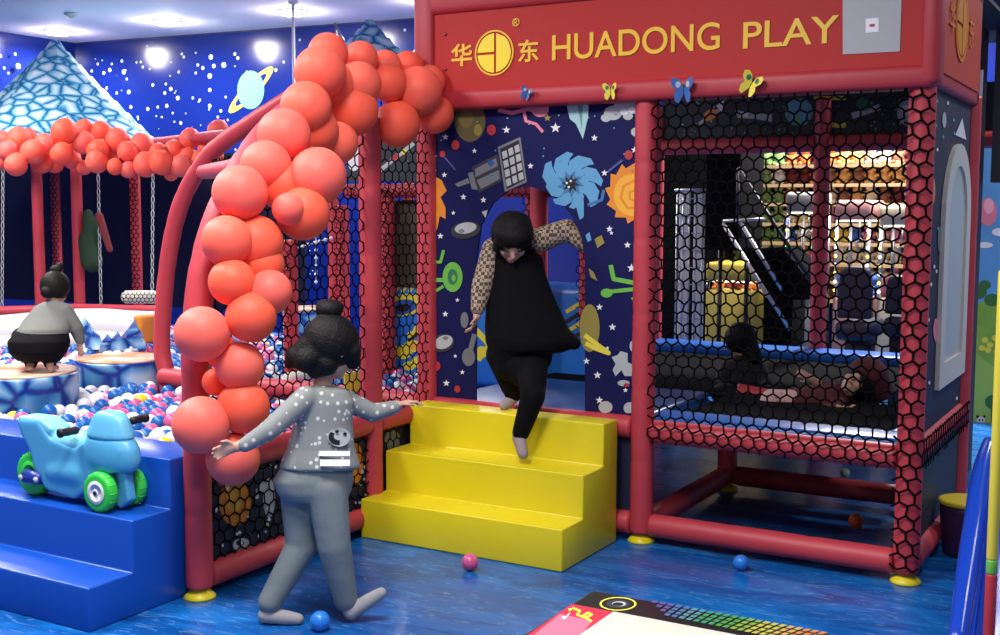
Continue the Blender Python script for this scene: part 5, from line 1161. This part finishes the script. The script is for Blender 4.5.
blob('trousers', [sect([(U3(42, 331, .03), .14, .10), (U3(39, 342, 0), .165, .13), (U3(38, 353, 0), .15, .13), (U3(39, 361, .02), .11, .1)]), ('c', U3(30, 350), .075, U3(22, 338, .16), .06), ('c', U3(48, 350), .075, U3(58, 338, .16), .06), ('c', U3(31, 352, .02), .05, U3(31, 363, .02), .035), ('c', U3(49, 352, .02), .05, U3(50, 363, .02), .035)], mat('black trousers', (.006, .006, .007), .85, spec=.12), tod, .008, 3)
r, f, up = hax
ho = blob('hair', [('e', c-f*.012+up*.02, (.078, .086, .085), (r, f, up)), ('c', c-f*.04-up*.02, .05, c-f*.05-up*.045, .035)], mat('hair dark brown', (.010, .008, .006), .6, spec=.2), tod, .005, 2)
blob('hair_bun', [('e', U3(56, 270, .13), (.035, .03, .03), (RT, fw, UP)), ('e', U3(60, 266, .13), (.018, .018, .022), (RT, fw, UP))], M['hair dark brown'], ho, .005, 2)
face_bits(tod, c, hax, .082)

# ---- two people on the trampoline
D4 = 6.35
V = lambda x, y, o=0: at(x, y, D4+o)
ly = empty('person', un(830, 425, 'Z', .57), 'person in maroon top and pink trousers lying on the trampoline behind the net', 'person')
hd = -fw*.75-RT*.25+UP*.5; c = V(857, 384, -.15); hp, hax = head(c, hd, UP*.7+RT*.7, .10)
w1 = V(838, 408, -.35); w2 = V(812, 378, .1)
body = list(hp)+[('c', V(848, 398, -.1), .035, c, .035), sect([(V(846, 402, -.1), .05, .06, UP, fw), (V(835, 402, -.1), .09, .12, UP, fw), (V(810, 404, -.1), .085, .13, UP, fw), (V(790, 406, -.1), .08, .12, UP, fw)]),
   ('c', V(840, 404, -.22), .035, V(822, 414, -.3), .028), ('c', V(822, 414, -.3), .028, w1, .02), ('c', V(838, 392, .05), .035, V(822, 388, .12), .028), ('c', V(822, 388, .12), .028, w2, .02),
   ('c', V(790, 404, -.15), .055, V(772, 400, -.15), .045), ('c', V(772, 400, -.15), .045, V(764, 410, -.15), .03), ('c', V(790, 404, .0), .055, V(770, 402, .1), .045), ('c', V(770, 402, .1), .045, V(764, 410, .1), .03)]
body += hand(w1, RT, UP, .06, .3, 1); body += hand(w2, -RT+UP*.4, fw, .06, .3, -1)
blob('body', body, skin, ly, .0065, 2)
mar = mat('maroon knit', (.075, .006, .012), .8)
blob('top', [sect([(V(846, 402, -.1), .07, .08, UP, fw), (V(835, 402, -.1), .105, .14, UP, fw), (V(810, 404, -.1), .10, .145, UP, fw), (V(786, 406, -.1), .09, .135, UP, fw)]), ('c', V(840, 404, -.22), .05, V(822, 414, -.3), .042), ('c', V(822, 414, -.3), .042, V(834, 410, -.34), .032), ('c', V(838, 392, .05), .05, V(822, 388, .12), .04)], mar, ly, .009, 3)
blob('trousers', [('c', V(790, 404, -.15), .078, V(772, 400, -.15), .06), ('c', V(790, 404, .0), .075, V(770, 402, .1), .06), ('c', V(772, 400, -.15), .06, V(765, 408, -.15), .045), ('c', V(770, 402, .1), .06, V(765, 408, .1), .045)], tex_mat('pink patterned cloth', 'voronoi', 22, [(0, (.55, .12, .12)), (.3, (.62, .40, .36))], .8), ly, .009, 3)
r, f, up = hax
blob('hair', [('e', c-f*.015+up*.015, (.095, .105, .10), (r, f, up))], hairm, ly, .008, 2)
blob('cap', [('e', c+RT*.055+UP*.06-f*.02, (.105, .10, .095), (RT, fw, UP)), ('c', c+RT*.08+UP*.04, .09, c+RT*.13-UP*.03, .06)], mar, ly, .008, 2)
face_bits(ly, c, hax, .10)
si = empty('person', un(742, 405, 'Z', .57), 'person in dark clothes sitting on the trampoline seen as a dark figure', 'person')
D5 = 6.9
V = lambda x, y, o=0: at(x, y, D5+o)
hd = fw*.5-RT*.7-UP*.3; c = V(740, 341); hp, hax = head(c, hd, UP, .088)
w1 = V(728, 395, -.15); w2 = V(758, 392, -.12)
body = list(hp)+[('c', V(742, 358), .035, c, .035), sect([(V(742, 357), .05, .05), (V(743, 364), .11, .07), (V(743, 385), .12, .08), (V(744, 400), .13, .10)]), ('c', V(728, 367), .036, V(722, 383, -.05), .03), ('c', V(722, 383, -.05), .03, w1, .02), ('c', V(758, 367), .036, V(764, 382, -.05), .03), ('c', V(764, 382, -.05), .03, w2, .02),
  ('c', V(738, 398), .06, V(722, 394, -.25), .05), ('c', V(722, 394, -.25), .05, V(730, 406, -.3), .035), ('c', V(750, 398), .06, V(768, 396, -.2), .05), ('c', V(768, 396, -.2), .05, V(752, 407, -.3), .035)]
body += hand(w1, RT*.3-UP, fw, .06, .4, 1); body += hand(w2, -RT*.3-UP, fw, .06, .4, -1)
blob('body', body, skin, si, .0075, 2)
dk = mat('dark jacket', (.010, .010, .011), .8)
blob('jacket', [sect([(V(742, 355), .06, .06), (V(743, 363), .13, .09), (V(743, 385), .15, .11), (V(744, 402), .16, .12)]), ('c', V(728, 367), .052, V(722, 383, -.05), .046), ('c', V(722, 383, -.05), .046, V(727, 391, -.13), .034), ('c', V(758, 367), .052, V(764, 382, -.05), .046), ('c', V(764, 382, -.05), .046, V(759, 389, -.11), .034)], dk, si, .01, 3)
blob('trousers', [('c', V(738, 398), .08, V(722, 394, -.25), .064), ('c', V(722, 394, -.25), .064, V(729, 404, -.29), .046), ('c', V(750, 398), .08, V(768, 396, -.2), .064), ('c', V(768, 396, -.2), .064, V(754, 405, -.29), .046)], dk, si, .01, 3)
r, f, up = hax
blob('hair', [('e', c-f*.01+up*.015, (.088, .098, .095), (r, f, up)), ('c', c-f*.04, .06, c-f*.05-up*.12, .05)], hairm, si, .008, 2)
face_bits(si, c, hax, .088)
